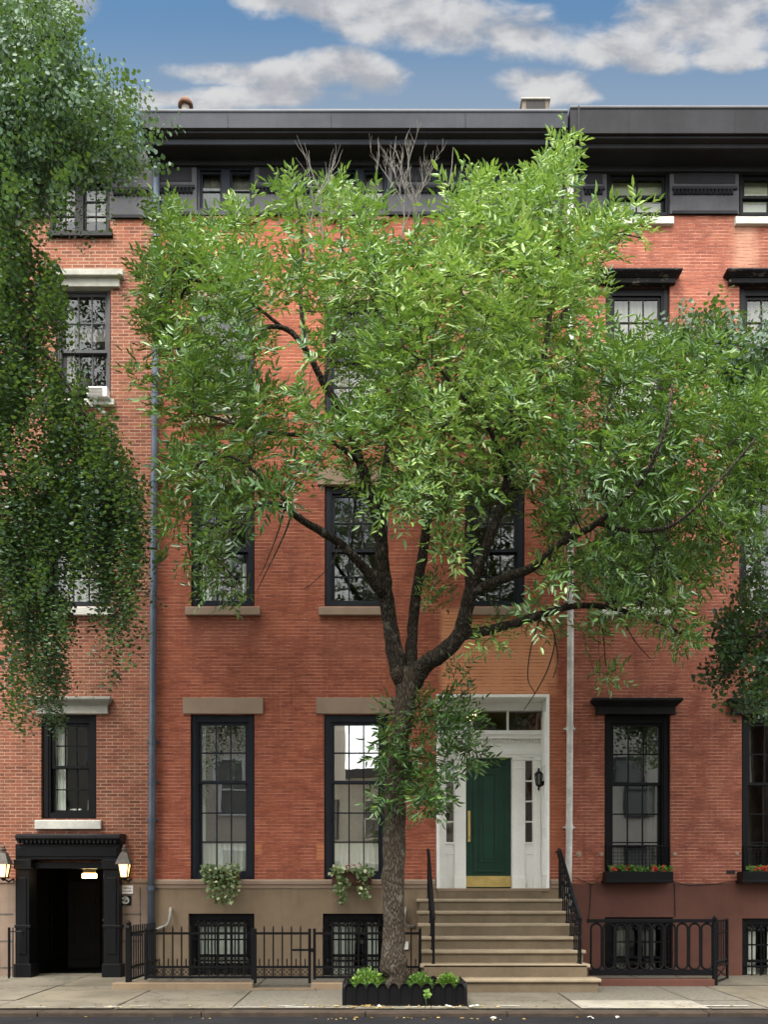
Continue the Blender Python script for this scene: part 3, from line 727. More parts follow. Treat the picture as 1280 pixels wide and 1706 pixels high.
# the door
dm = MB(); xa, xb = dx_(777), dx_(853); zb, zt = ZS + .01, zen; yd = YD + .10
dm.box(xa, xb, yd, yd + .05, zb, zt)
def ring(mb, x0, x1, z0, z1, w_, y0, y1):
    mb.box(x0, x0 + w_, y0, y1, z0, z1).box(x1 - w_, x1, y0, y1, z0, z1).box(x0 + w_, x1 - w_, y0, y1, z0, z0 + w_).box(x0 + w_, x1 - w_, y0, y1, z1 - w_, z1)
ring(dm, xa + .003, xb - .003, zb + .003, zt - .003, .085, yd - .022, yd)
ring(dm, xa + .135, xb - .135, zb + .26, zt - .12, .035, yd - .016, yd)
ring(dm, xa + .235, xb - .235, zb + .42, zt - .24, .03, yd - .02, yd)
dm.box(xa + .29, xb - .29, yd - .012, yd, zb + .48, zt - .30)
door = dm.build('door', 'green_paint', h, bevel=.006)
k = MB(); k.box(xa + .004, xb - .004, yd - .030, yd - .0225, zb + .02, zb + .20); k.build('kick_plate', 'brass', door)
k = MB(); hx = xa + .055; k.box(hx - .022, hx + .022, yd - .034, yd - .022, dzz(1402), dzz(1350)); k.tube([(hx, yd - .034, dzz(1396)), (hx, yd - .09, dzz(1392)), (hx, yd - .09, dzz(1372)), (hx, yd - .034, dzz(1366))], .011, 8); k.lathe((hx, yd - .03, dzz(1356)), [(.02, 0), (.02, .012), (.008, .016)], 12, 'y')
k.build('handle', 'brass', door)
MB().box(XD0 + .004, XD1 - .004, -.05, YD + .14, ZS - .05, ZS).build('threshold', 'tan_stone', h, bevel=.006)
m = MB(); m.box(dx_(792), dx_(806), YD + 1.2, YD + 1.5, 4.52, 4.58); m.build('hall_lamp', 'hall_glow', h)

# =================================================================== RIGHT HOUSE
h = thing('brick_house', (6.3, 0, 0), 'right brick house with black window hoods and dark maroon painted base', 'house')
WR = [(1010, 1117), (1233, 1340)]
holesR = [hole(a, b, 476, 682) for a, b in WR] + [hole(a, b, 808, 1010) for a, b in WR] + [hole(1008, 1118, 1190, 1466), hole(1237, 1347, 1190, 1466)] + [hole(a, b, 286, 360) for a, b in ((1011, 1116), (1231, 1336))]
wall_sheet(XB2 + .006, XR1, PZ(1472), PZ(358), holesR, yf=.004).build('wall', 'brick_right', h)
bhr = [hole(1008, 1122, 1528, 1640), hole(1237, 1347, 1530, 1650)]
wall_sheet(XB2 + .006, XR1, -.3, PZ(1472), bhr, yf=-.012, thick=.352).build('base_wall', 'maroon', h)
house_shell(h, XB2 + .012, XR1, 13.02, 'brick_right')
wall_sheet(XB2 + .006, XR1, PZ(358), 13.02, holesR[-2:], yf=-.026, thick=.366).build('frieze', 'frieze', h)
for a, b in ((972, 1007), (1120, 1228), (1340, 1560)):
    dentils(h, PX(a), PX(b), 319, 327, -.026); skirt(h, PX(a), PX(b), 354, 359, -.026)
    MB().box(PX(a) + .03, PX(b) - .03, -.038, -.026, PZ(308), PZ(286)).build('frieze_panel', 'cornice_dark', h, bevel=.006)
cornice(h, 2.843, XR1 + .1, .6, 13.395, 12.985, 12.87, 'cornice_dark', 'cornice_dark')
m = MB(); m.box(PX(968) * .95 - .012, PX(968) * .95 + .012, -.62, -.60, 12.99, 13.39); m.build('seam_strip', 'cornice', h); m = MB(); m.box(PX(968) - .012, PX(968) + .012, -.05, -.026, PZ(358), 12.9); m.build('seam_strip', 'cornice', h)
for (a, b) in ((1011, 1116), (1231, 1336)):
    window(h, a, b, 286, 359, cw=6, cols=2, up=1, lo=1, meet=326, mat='black_paint', yb=-.005, sill=(a - 4, b + 8, 359, 372, 'pale_sill'), blind=(a + 6, b - 6, 288, 357))
for (a, b) in WR:
    window(h, a, b, 476, 682, cw=12, cols=3, up=2, lo=2, meet=572, mat='black_paint', hood=(a - 20, b + 22, 446, 476, 'worn_paint', .2), sill=(a - 4, b + 8, 684, 696, 'pale_sill'), curtain=[(a + 12, b - 12, 488, 670, 'curtain_upper', 8)])
    window(h, a, b, 808, 1010, cw=12, cols=3, up=2, lo=2, meet=914, mat='black_paint', hood=(a - 20, b + 22, 778, 808, 'hood_paint', .2), sill=(a - 6, b + 8, 1011, 1024, 'pale_sill'), curtain=[(a + 12, a + 35, 820, 1000, 'curtain_upper', 3)] if a > 1200 else None)
for (a, b) in ((1008, 1118), (1237, 1347)):
    fr = window(h, a, b, 1191, 1465, glass='glass_street', cw=12, cols=3, up=2, lo=3, meet=1305, mat='black_paint', hood=(a - 19, b + 22, 1162, 1191, 'hood_paint', .2), curtain=[(b - 32, b - 12, 1203, 1440, 'drape', 3)])
    g = MB(); xa, xb = PX(a + 3), PX(b - 1); z0, z1 = PZ(1450), PZ(1408)        # wire guard across the foot of the window
    ring(g, xa, xb, z0, z1, .022, -.03, -.012)
    n = 18
    for i in range(1, n): g.box(xa + (xb - xa) * i / n - .003, xa + (xb - xa) * i / n + .003, -.024, -.018, z0 + .02, z1 - .02)
    for i in range(1, 7): g.box(xa + .02, xb - .02, -.0235, -.0185, z0 + (z1 - z0) * i / 7 - .003, z0 + (z1 - z0) * i / 7 + .003)
    g.build('window_guard', 'iron', fr)
basement_window(h, 1008, 1122, 1528, 1640, 5, [(1030, 1052, 1536, 1620, 'drape', 3), (1080, 1100, 1536, 1620, 'drape', 3)], glass='glass')
basement_window(h, 1237, 1347, 1530, 1650, 6, [(1248, 1270, 1540, 1640, 'curtain', 3), (1290, 1330, 1540, 1640, 'curtain', 4)])
for (x, y, r) in ((965, 1423, .05), (1003, 1423, .035), (1125, 1423, .035), (1229, 1422, .03)):
    m = MB(); m.lathe((PX(x), .004, PZ(y)), [(r, 0), (r * .95, .012), (r * .4, .016)], 9, 'y'); m.build('plaster_patch', 'lintel_stone', h)
m = MB(); m.pbox(1211, 1226, 1450, 1456, .0, .01); m.build('wall_grate', 'dark', h)

# =================================================================== things on and by the houses
def downspout(px, mat, label, r, joints, hooks):
    pts = [P(x, y, -.09) for x, y in px]
    t = thing('downspout', (pts[-1].x, -.09, pts[-1].z), label, 'downspout', 'rain downspouts between the houses')
    MB().tube(pts, r, 12).build('pipe', mat, t, smooth=True)
    for y in joints:
        b = MB()
        k = [i for i in range(len(px) - 1) if px[i][1] <= y <= px[i + 1][1]][0]; f_ = (y - px[k][1]) / (px[k + 1][1] - px[k][1]); p = pts[k].lerp(pts[k + 1], f_)
        b.tube([p + Vector((0, 0, .035)), p - Vector((0, 0, .035))], r * 1.16, 12); b.box(p.x - r * 1.7, p.x + r * 1.9, -.05, .0, p.z - .012, p.z + .012)
        b.build('collar', mat, t)
    return t
downspout([(260, 262), (260, 480), (256, 900), (253, 1350), (250, 1628)], 'galv', 'blue-grey metal downspout between the pale-mortared brick house and the house with the green door', .055, [330, 660, 800, 1235, 1302, 1366, 1480], 0)
downspout([(951, 262), (951, 700), (951, 1100), (949, 1400), (946, 1566)], 'white_pipe', 'white painted downspout beside the white door surround, left of the black-hooded windows', .052, [360, 600, 760, 1000, 1213, 1378, 1500], 0)

# chimney and roof vent
t = thing('chimney', (0, 0, 0), 'squat brown brick chimney on the roof above the green door', 'chimney')
k = F / (D0 + 2.2); xa, xb = (871 - CX) / k, (915 - CX) / k; zt = HZ + (HY - 163) / k
t.location = ((xa + xb) / 2, 2.4, 13.1)
m = MB(); m.box(xa, xb, 2.2, 2.9, 13.0, zt - .05); m.build('stack', 'chimney', t, bevel=.01)
m = MB(); m.box(xa - .03, xb + .03, 2.16, 2.94, zt - .05, zt - .015); m.box(xa + .03, xb - .05, 2.2, 2.9, zt - .015, zt + .01); m.build('cap', 'grey_stone', t, bevel=.012)
m = MB(); m.box(xa + .07, xb - .07, 2.185, 2.2, zt - .40, zt - .07); m.build('flue', 'dark', t)
k = F / (D0 + 1.2); c = ((309 - CX) / k, 1.2); zt = HZ + (HY - 165) / k
t = thing('roof_vent', (c[0], c[1], 13.1), 'small mushroom-shaped grey vent on the roof at the left', 'roof vent')
MB().lathe((c[0], c[1], 13.1), [(.07, 0), (.07, zt - 13.1 - .12)], 14).build('pipe', 'pipe_grey', t, smooth=True)
MB().lathe((c[0], c[1], zt - .13), [(.08, 0), (.13, .0), (.125, .05), (.09, .10), (.03, .13)], 14).build('cap', 'rust', t, smooth=True)

# air conditioner in the upper left window
p0 = P(160, 662, -.1)
t = thing('air_conditioner', (p0.x, 0, p0.z), 'white window air conditioner under the raised sash of the pale-mortared house', 'air conditioner')
m = MB(); m.pbox(143, 178, 643, 661, -.16, .25); m.build('case', 'ac_white', t, bevel=.015)
m = MB()
for i in range(6): m.pbox(146, 170, 645.5 + i * 2.4, 646.6 + i * 2.4, -.166, -.155)
m.build('vent_grille', 'pipe_grey', t)
m = MB(); m.pbox(131, 150, 632, 640, -.02, .06); m.lathe(P(140, 640, -.08), [(.085, -.0), (.085, .02), (.06, .03)], 16, 'y'); m.build('fan', 'dark', t)

# lanterns with lit panes
def wall_lantern(x, label, sh=0):
    k = F / (D0 - .42); X = (x - CX) / k; z = lambda y: HZ + (HY - y) / k; Y = -.42
    t = thing('wall_lantern', (X, Y, z(1460)), label, 'lantern', 'lit lanterns by the black portico')
    wt, wb = .082, .055; zt, zb = z(1440), z(1461)
    m = MB()
    for sx, sy in ((-1, -1), (1, -1), (1, 1), (-1, 1)): m.tube([(X + sx * wb, Y + sy * wb, zb), (X + sx * wt, Y + sy * wt, zt)], .011, 6)
    m.box(X - wb - .012, X + wb + .012, Y - wb - .012, Y + wb + .012, zb - .02, zb)
    m.lathe((X, Y, zb - .06), [(.01, 0), (.03, .02), (.045, .04)], 10)
    m.tube([(X, Y, zb - .03), (X, -.2, zb - .07), (X, -.03, zb - .02)], .014, 8)
    m.build('frame', 'iron', t)
    m = MB(); q = .115; m.add([(X - q, Y - q, zt), (X + q, Y - q, zt), (X + q, Y + q, zt), (X - q, Y + q, zt), (X - .05, Y - .05, z(1421)), (X + .05, Y - .05, z(1421)), (X + .05, Y + .05, z(1421)), (X - .05, Y + .05, z(1421))],
                             [(0, 3, 2, 1), (4, 5, 6, 7), (0, 1, 5, 4), (1, 2, 6, 5), (2, 3, 7, 6), (3, 0, 4, 7)])
    m.lathe((X, Y, z(1421)), [(.05, 0), (.05, .02), (.03, .025), (.045, .05), (.045, .065), (.02, .08), (.03, .095), (.004, .13)], 12)
    m.build('roof', 'lantern_metal', t)
    m = MB(); a, b = wb - .012, wt - .012
    for (sx0, sy0, sx1, sy1) in ((-1, -1, 1, -1), (1, -1, 1, 1), (1, 1, -1, 1), (-1, 1, -1, -1)):
        m.add([(X + sx0 * a, Y + sy0 * a, zb), (X + sx1 * a, Y + sy1 * a, zb), (X + sx1 * b, Y + sy1 * b, zt - .005), (X + sx0 * b, Y + sy0 * b, zt - .005)], [(0, 1, 2, 3)])
    m.build('pane', 'lamp_glow', t)
wall_lantern(207, 'lit wall lantern just above the small white sign by the black portico')
wall_lantern(5, 'lit wall lantern cut by the picture edge, on the far side of the black portico')
t = thing('ceiling_lamp', (*P(147, 1458, .6)[:2], PZ(1442)), 'glowing box lamp on the ceiling inside the black portico', 'lamp')
m = MB(); m.pbox(136, 160, 1455, 1463, .52, .56); m.build('diffuser', 'lamp_white', t, bevel=.01)
m = MB(); m.pbox(138, 157, 1448, 1454, .5, .58); m.build('housing', 'brass', t)

# door lantern, unlit, on the right reveal
X = XD1 - .15; Yl = .12
t = thing('door_lantern', (X, Yl, 3.1), 'small black unlit lantern on the white reveal beside the green door', 'lantern')
k = (D0 + Yl) / F; z = lambda y: HZ + (HY - y) * k
m = MB(); m.lathe((X, Yl, z(1318)), [(.004, 0), (.02, .03), (.012, .06), (.045, .10)], 8).lathe((X, Yl, z(1290)), [(.075, 0), (.05, .03), (.02, .06), (.012, .10)], 8)
for i in range(6):
    a = i * math.pi / 3; m.tube([(X + .042 * math.cos(a), Yl + .042 * math.sin(a), z(1309)), (X + .065 * math.cos(a), Yl + .065 * math.sin(a), z(1290))], .007, 5)
m.tube([(X, Yl, z(1311)), (X + .06, Yl + .01, z(1308)), (XD1 - .05, Yl + .01, z(1304))], .014, 8); m.lathe((XD1 - .075, Yl + .01, z(1304)), [(.03, -.03), (.03, .03)], 10)
m.build('frame', 'iron', t)
m = MB(); m.lathe((X, Yl, z(1309)), [(.036, 0), (.056, .18)], 6); m.build('pane', 'glass_dark', t)

# signs by the portico
t = thing('wall_sign', P(207.5, 1482, -.03), 'small white sign with two lines of dark lettering under the right lantern', 'sign')
m = MB(); m.pbox(194, 221, 1475, 1489, -.045, -.026); m.build('board', 'white_paint', t)
m = MB(); rs = random.Random(4)
for (y, h_, a, b) in ((1479.4, 2.6, 197.5, 217.5), (1484.6, 2.4, 196.5, 218.5)):     # lettering too small in the photograph to read: word-like strokes
    x = a
    while x < b:
        ww_ = rs.uniform(.5, 1.0); m.pbox(x, x + ww_, y - h_ / 2 + rs.choice((0, 0, .7)), y + h_ / 2, -.0465, -.0455)
        if rs.random() < .5: m.pbox(x, x + 1.5, y - .3, y + .3, -.0468, -.0456)
        x += rs.choice((1.5, 1.5, 1.6, 1.7, 2.6))
m.build('lettering', 'frieze', t)
t = thing('wall_plaque', P(208, 1500, -.03), 'black square plaque with a pale round emblem below the white sign', 'plaque')
m = MB(); m.pbox(199, 218, 1492, 1508, -.042, -.026); m.build('board', 'black_paint', t)
m = MB(); c = P(208.5, 1500, -.043); m.lathe(c, [(.062, -.0), (.062, .004), (.05, .006)], 20, 'y'); m.build('emblem', 'pale_sill', t)
m = MB(); m.pbox(203, 207, 1498, 1501, -.052, -.048).pbox(208.5, 212, 1499, 1503, -.052, -.048).pbox(206, 210, 1495.5, 1496.8, -.052, -.048); m.build('marking', 'frieze', t)

def spout(pts, label, cat, name, r=.03):
    q = [P(x, y, Y) for x, y, Y in pts]
    o = MB().tube(q, r, 10).build(name, 'pipe_grey', None, smooth=True, label=label, category=cat)
    return o
spout([(284, 1513, -.05), (284, 1520, -.12), (283, 1528, -.13), (282, 1536, -.10), (276, 1543, -.08), (266, 1546, -.08), (256, 1552, -.08)], 'grey bent metal pipe on the brown base wall beside the blue-grey downspout', 'pipe', 'vent_pipe', .026)
spout([(676, 1512, -.05), (676, 1518, -.14), (675, 1526, -.14), (675, 1536, -.06), (680, 1543, -.04), (692, 1544, -.04)], 'grey bent metal pipe on the brown wall between trunk and stoop', 'pipe', 'vent_pipe', .026)
MB().pbox(672, 681, 1569, 1582, -.06, -.02).build('meter_box', 'white_paint', None, bevel=.006, label='small white box on the brown base wall beside the stoop', category='meter box')
for lab, lines in (('thin dark cable sagging from the white downspout towards the whole black-hooded window', ([(958, 1462), (985, 1473), (1010, 1468)], [(985, 1473), (984, 1505), (981, 1540)])),
                   ('thin dark cable sagging between the two black flower boxes', ([(1122, 1469), (1150, 1475), (1190, 1473), (1236, 1466)], [(1125, 1470), (1126, 1528)]))):
    mb = MB()
    for pts in lines: mb.tube([P(x, y, -.022) for x, y in pts], .006, 6)
    mb.build('wall_cable', 'dark', None, label=lab, category='cable')

# =================================================================== stoop
t = thing('stone_stoop', (1.69, -1.1, .08), 'brown stone stoop of seven steps climbing to the green door', 'stoop')
SX0, SX1 = .525, 2.845
zs = [1.337, 1.143, .955, .773, .595, .418, .234]; zs = [1.325, 1.142, .960, .778, .596, .416, .236]
for k in range(7):
    Yn = -(.5 + .28 * k); z = zs[k]; zlow = zs[k + 1] if k < 6 else .03
    a, b = (SX0 - .02, SX1 + .02) if k < 6 else (SX0 - .08, SX1 + .11)
    yb = -.02 if k == 0 else Yn + .36
    m = MB(); m.box(a + .035, b - .035, Yn + .035, yb, zlow - .02 if k < 6 else -.05, z - .055)
    st = m.build('step', 'step_stone', t)
    n = MB(); ax = a - .0; prof = [(yb, z), (Yn + .02, z)] + [(Yn + .024 - .024 * math.sin(q), z - .024 + .024 * math.cos(q)) for q in (.5, 1.1, 1.57)] + [(Yn, z - .04), (Yn + .012, z - .055), (yb, z - .055)]
    n.prism(prof, ax, b); n.build('nosing', 'nosing_stone', st, bevel=.008)
m = MB(); m.box(SX0 + .03, SX1 - .03, -1.9, -.03, -.05, .40); m.box(SX0 + .03, SX1 - .03, -1.05, -.03, .40, .94); m.box(SX0 + .03, SX1 - .03, -.48, -.03, .9, 1.26); m.build('core', 'step_stone', t)
MB().box(XD0 + .03, XD1 - .13, -.06, -.022, 1.325, ZS - .052).build('riser', 'step_stone', t)
for X in (.69, 2.735):
    rp = [Vector((X, -.22, 2.09)), Vector((X, -.34, 2.07)), Vector((X, -.45, 2.0)), Vector((X, -1.86, 1.035))]
    m = MB(); m.tube(rp, [.024, .026, .026, .026], 8)
    for dx0 in (-.05,):      # scroll at the head of the rail
        m.tube([Vector((X, -.22 + .06 * math.sin(a), 2.03 + .06 * math.cos(a))) for a in [i * .5 for i in range(11)]], .012, 6)
    m.tube([(X, -.22, 2.07), (X, -.02, 2.07)], .016, 6)
    lo = [Vector((X, -.40, 1.90)), Vector((X, -1.86, .90))]; m.tube(lo, .012, 6)
    rl = m.build('handrail', 'iron', t, smooth=True)
    for k in range(12):
        Yb = -.30 - k * .1415; step = max(0, min(6, int((-Yb - .5) / .28 + 1))) if -Yb > .5 else 0
        zb = zs[step]
        ztop = 2.07 if Yb > -.4 else 2.0 + (Yb + .45) * (2.0 - 1.035) / 1.41
        m = MB(); m.tube([(X, Yb, zb), (X, Yb, ztop)], .011 if k not in (0, 11) else .017, 6)
        m.lathe((X, Yb, (zb + ztop) / 2 + .05), [(.011, -.03), (.022, 0), (.011, .03)], 8); m.lathe((X, Yb, zb), [(.022, 0), (.022, .012), (.012, .03)], 8)
        m.build('baluster', 'iron', rl)

# =================================================================== iron fences
FY = -1.72
def kf(Y): return F / (D0 + Y)
def picket_fence(x0, x1, label, gate=False, dog=True, leave=()):
    k = kf(FY); X0, X1 = (x0 - CX) / k, (x1 - CX) / k; z = lambda y: HZ + (HY - y) / k
    zg = z(1632) if not gate else z(1638)
    t = thing('iron_gate' if gate else 'iron_fence', ((X0 + X1) / 2, FY, zg), label, 'gate' if gate else 'fence', None if gate else 'black picket fences of the areaway')
    m = MB(); m.box(X0, X1, FY - .012, FY + .012, z(1557), z(1553)).box(X0, X1, FY - .012, FY + .012, z(1613), z(1609)).box(X0, X1, FY - .014, FY + .014, z(1630), z(1626))
    m.build('rail', 'iron', t)
    for xx in ((X0, X1) if gate else (X0, X1)):
        m = MB(); m.box(xx - .020, xx + .020, FY - .02, FY + .02, zg - (.0 if not gate else .0), z(1547)); m.build('post', 'iron', t, bevel=.004)
    n = max(2, round((X1 - X0) / .122)); pk = None
    for i in range(1, n):
        x = X0 + (X1 - X0) * i / n
        if pk is None:
            m = MB(); m.box(-.0095, .0095, -.0095, .0095, z(1629), z(1546)); m.add([(-.0095, -.0095, z(1546)), (.0095, -.0095, z(1546)), (.0095, .0095, z(1546)), (-.0095, .0095, z(1546)), (0, 0, z(1541))], [(0, 1, 4), (1, 2, 4), (2, 3, 4), (3, 0, 4)])
            pk = m.build('picket', 'iron', t); o = pk
        else:
            o = pk.copy(); o.parent = t; o.matrix_parent_inverse = pk.matrix_parent_inverse.copy(); C.objects.link(o)
        o.location.x = x; o.location.y = FY
    m = MB()
    for i in range(n):      # short dog bars and cross-panelled foot
        x = X0 + (X1 - X0) * (i + .5) / n
        m.box(x - .008, x + .008, FY - .008, FY + .008, z(1611), z(1600)); m.add([(x - .012, FY - .01, z(1600)), (x + .012, FY - .01, z(1600)), (x + .012, FY + .01, z(1600)), (x - .012, FY + .01, z(1600)), (x, FY, z(1596))], [(0, 1, 4), (1, 2, 4), (2, 3, 4), (3, 0, 4)])
        w2 = (X1 - X0) / n * .36
        ring(m, x - w2, x + w2, z(1625), z(1614), .007, FY - .006, FY + .006); m.tube([(x - w2, FY, z(1625)), (x + w2, FY, z(1614))], .005, 4); m.tube([(x - w2, FY, z(1614)), (x + w2, FY, z(1625))], .005, 4)
    m.build('dog_bar', 'iron', t)
    if gate:
        m = MB(); m.pbox(487, 520, 1581, 1584.5, FY - .02, FY + .02); m.lathe(P(520, 1583, FY - .03), [(.03, 0), (.03, .012)], 10, 'y'); m.build('latch', 'iron', t)
    return t
picket_fence(243, 421, 'long black picket fence between the blue-grey downspout and the gate')
picket_fence(425, 516, 'black picket gate with a latch in the areaway fence', gate=True)
picket_fence(524, 700, 'black picket fence running behind the tree trunk to the stoop')
# return of the fence to the house with its heavy corner post
k = kf(FY); X0 = (214 - CX) / k
t = thing('iron_fence', (X0, -.9, .15), 'black corner post and side fence beside the black portico', 'fence')
m = MB(); m.box(X0 - .035, X0 + .035, FY - .035, FY + .035, .10, .90); m.lathe((X0, FY, .90), [(.05, 0), (.05, .02), (.03, .05), (.04, .08), (.005, .12)], 10); m.build('post', 'iron', t)
m = MB(); m.box(X0 - .012, X0 + .012, FY + .035, -.05, .82, .85).box(X0 - .012, X0 + .012, FY + .035, -.05, .34, .37).box(X0 - .012, X0 + .012, FY + .035, -.05, .17, .2).box(X0 + .035, PX(243) * .9, FY - .012, FY + .012, .80, .835); m.build('rail', 'iron', t)
for i in range(12):
    y = FY + .14 + i * .125; m = MB(); m.box(X0 - .0095, X0 + .0095, y - .0095, y + .0095, .17, .95); m.build('picket', 'iron', t)
t = thing('iron_fence', (-6.0, -.5, .1), 'low black railing fragment on the far side of the black portico', 'fence')
m = MB(); 
for x in (16, 21, 26): m.tube([P(x, 1545, -.45), P(x, 1628, -.45)], .009, 6)
m.build('picket', 'iron', t)
m = MB(); m.tube([P(14, 1552, -.45), P(36, 1552, -.45), ], .011, 6).tube([P(36, 1552, -.45), P(36, 1553, -.24)], .011, 6).tube([P(14, 1545, -.45), P(14, 1630, -.45)], .016, 6); m.build('rail', 'iron', t)
# stone kerbs under the fences and areaway paving
k = kf(FY - .12); z = lambda y: HZ + (HY - y) / k
def curb(x0, x1, mat, name, label, Y0, Y1, zt, zb=-.02):
    q = kf(Y0)
    MB().box((x0 - CX) / q, (x1 - CX) / q, Y0, Y1, zb, zt).build(name, mat, None, bevel=.012, label=label, category='fence base')
curb(186, 421, 'tan_stone', 'fence_base', 'low brown stone base under the long picket fence', FY - .12, FY + .14, .150)
curb(518, 700, 'tan_stone', 'fence_base', 'low brown stone base of the picket fence behind the tree', FY - .12, FY + .14, .150)
curb(413, 526, 'step_stone', 'gate_step', 'thin stone slab under the picket gate', FY - .22, FY + .05, .078)
curb(1000, 1192, 'maroon', 'fence_base', 'low reddish stone base under the looped iron fence', -1.42, -1.18, .165)

# looped iron fence of the right house
GY = -1.3; k = kf(GY); z = lambda y: HZ + (HY - y) / k; X = lambda x: (x - CX) / k
t = thing('iron_fence', (X(1085), GY, .165), 'black iron fence of tall linked loops before the maroon base', 'fence')
m = MB(); m.box(X(979), X(1191), GY - .03, GY + .03, z(1537), z(1531)).box(X(982), X(1191), GY - .012, GY + .012, z(1625), z(1615)); m.build('rail', 'iron', t, bevel=.004)
lp = None; n = 10; px0, px1 = 984, 1189; pit = (px1 - px0) / n
for i in range(n):
    cx = X(px0 + pit * (i + .5)); r_ = pit / k * .44
    if lp is None:
        pts = []; zt, zb = z(1538.5) - r_, z(1615) + r_
        for q in range(9): a = math.pi * q / 8; pts.append((r_ * math.cos(a), 0, zt + r_ * math.sin(a)))
        for q in range(9): a = math.pi + math.pi * q / 8; pts.append((r_ * math.cos(a), 0, zb + r_ * math.sin(a)))
        pts.append(pts[0]); m = MB(); m.tube(pts, .0165, 8, cap=False); lp = m.build('loop', 'iron', t, smooth=True); o = lp
    else:
        o = lp.copy(); o.parent = t; o.matrix_parent_inverse = lp.matrix_parent_inverse.copy(); C.objects.link(o)
    o.location.x = cx; o.location.y = GY
m = MB(); xx = X(1192); m.box(xx - .03, xx + .03, GY - .03, GY + .03, .06, z(1532)); m.lathe((xx, GY, z(1532)), [(.035, 0), (.04, .02), (.015, .05), (.004, .06)], 10); m.build('post', 'iron', t)
A, B = Vector((X(1193), GY + .04, 0)), Vector((5.30, -.42, 0))
t = thing('iron_gate', (A.x, A.y, .1), 'narrow black iron gate standing open behind the looped fence', 'gate')
m = MB()
for zz in (1.0, .82, .33): m.tube([A + Vector((0, 0, zz)), B + Vector((0, 0, zz))], .014, 6)
m.tube([A + Vector((0, 0, .1)), A + Vector((0, 0, 1.02))], .02, 6); m.tube([B + Vector((0, 0, .07)), B + Vector((0, 0, 1.02))], .022, 6)
m.tube([A + Vector((0, 0, .12)), B + Vector((0, 0, .33))], .010, 6); m.tube([A + Vector((0, 0, .33)), B + Vector((0, 0, .12))], .010, 6); m.tube([A + Vector((0, 0, .11)), B + Vector((0, 0, .11))], .012, 6)
m.build('frame', 'iron', t)
for i in range(1, 7):
    q = A.lerp(B, i / 7); m = MB(); m.tube([q + Vector((0, 0, .33)), q + Vector((0, 0, 1.0))], .009, 6); m.lathe((q.x, q.y, .36), [(.009, 0), (.02, .03), (.009, .06)], 8); m.build('bar', 'iron', t)

# =================================================================== leaves and trees
def leaf_mesh(name, mat, V, tint, parent, nper=6, **tags):
    n = len(V) // nper; me = bpy.data.meshes.new(name)
    me.vertices.add(len(V)); me.vertices.foreach_set('co', np.ascontiguousarray(V, dtype=np.float32).ravel())
    base = (np.arange(n) * nper)[:, None]
    q = np.concatenate([base + np.array([[0, 1, 2, 3]]), base + np.array([[0, 3, 4, 5]])], axis=1).reshape(-1, 4)
    me.loops.add(q.size); me.loops.foreach_set('vertex_index', q.ravel().astype(np.int32))
    me.polygons.add(len(q)); me.polygons.foreach_set('loop_start', (np.arange(len(q)) * 4).astype(np.int32))
    me.update(calc_edges=True)
    at = me.attributes.new('tint', 'FLOAT', 'POINT'); at.data.foreach_set('value', np.repeat(tint, nper).astype(np.float32))
    me.materials.append(M[mat]); o = bpy.data.objects.new(name, me); C.objects.link(o); attach(o, parent)
    for k_, v_ in tags.items(): o[k_] = v_
    return o


def unit(a): return a / np.maximum(1e-9, np.linalg.norm(a, axis=-1, keepdims=True))


def one_leaf(base, ax, nrm, L, W, fold=.25, droop=.15, broad=False):
    ax = unit(ax); s = unit(np.cross(nrm, ax)); n = np.cross(ax, s)
    if broad: pr = [(0, 0, 0), (.28, .5, fold * .5), (.72, .44, fold * .4), (1, 0, -droop), (.72, -.44, fold * .4), (.28, -.5, fold * .5)]
    else: pr = [(0, 0, 0), (.32, .5, fold * .5), (.68, .36, fold * .3 - droop * .4), (1, 0, -droop), (.68, -.36, fold * .3 - droop * .4), (.32, -.5, fold * .5)]
    return np.array([base + ax * (a * L) + s * (b * W) + n * (c * (W if abs(c) and i not in (3,) else L)) for i, (a, b, c) in enumerate(pr)])


def ash_template(r):
    out = []
    nodes = [(.05, 62), (.12, 55), (.19, 44), (.25, 28)]
    for i, (h_, ang) in enumerate(nodes):
        for sd_ in (0, 1):
            az = i * math.pi / 2 + sd_ * math.pi + r.uniform(-.35, .35); an = R(ang + r.uniform(-12, 12))
            dr = np.array([math.sin(an) * math.cos(az), math.sin(an) * math.sin(az), math.cos(an)])
            up = np.array([-math.cos(an) * math.cos(az), -math.cos(an) * math.sin(az), math.sin(an)])
            side = np.cross(dr, up); base = np.array([0, 0, h_ - .1]); L = r.uniform(.17, .25)
            def pt(t_): return base + dr * L * t_ + up * (-.10 * t_ * t_ * r.uniform(.6, 1.4))
            for tt in (.38, .62, .85):
                for s_ in (-1, 1):
                    ax = dr * .62 + side * s_ * .75 + up * r.uniform(-.25, .1)
                    out.append(one_leaf(pt(tt), ax, up + side * s_ * .25 + r.normal(0, .2, 3), r.uniform(.075, .120), r.uniform(.024, .036), .3, r.uniform(.05, .25)))
            out.append(one_leaf(pt(1.), dr + up * r.uniform(-.4, .05), up + r.normal(0, .2, 3), r.uniform(.09, .13), r.uniform(.028, .038), .3, r.uniform(.05, .25)))
    return np.concatenate(out)


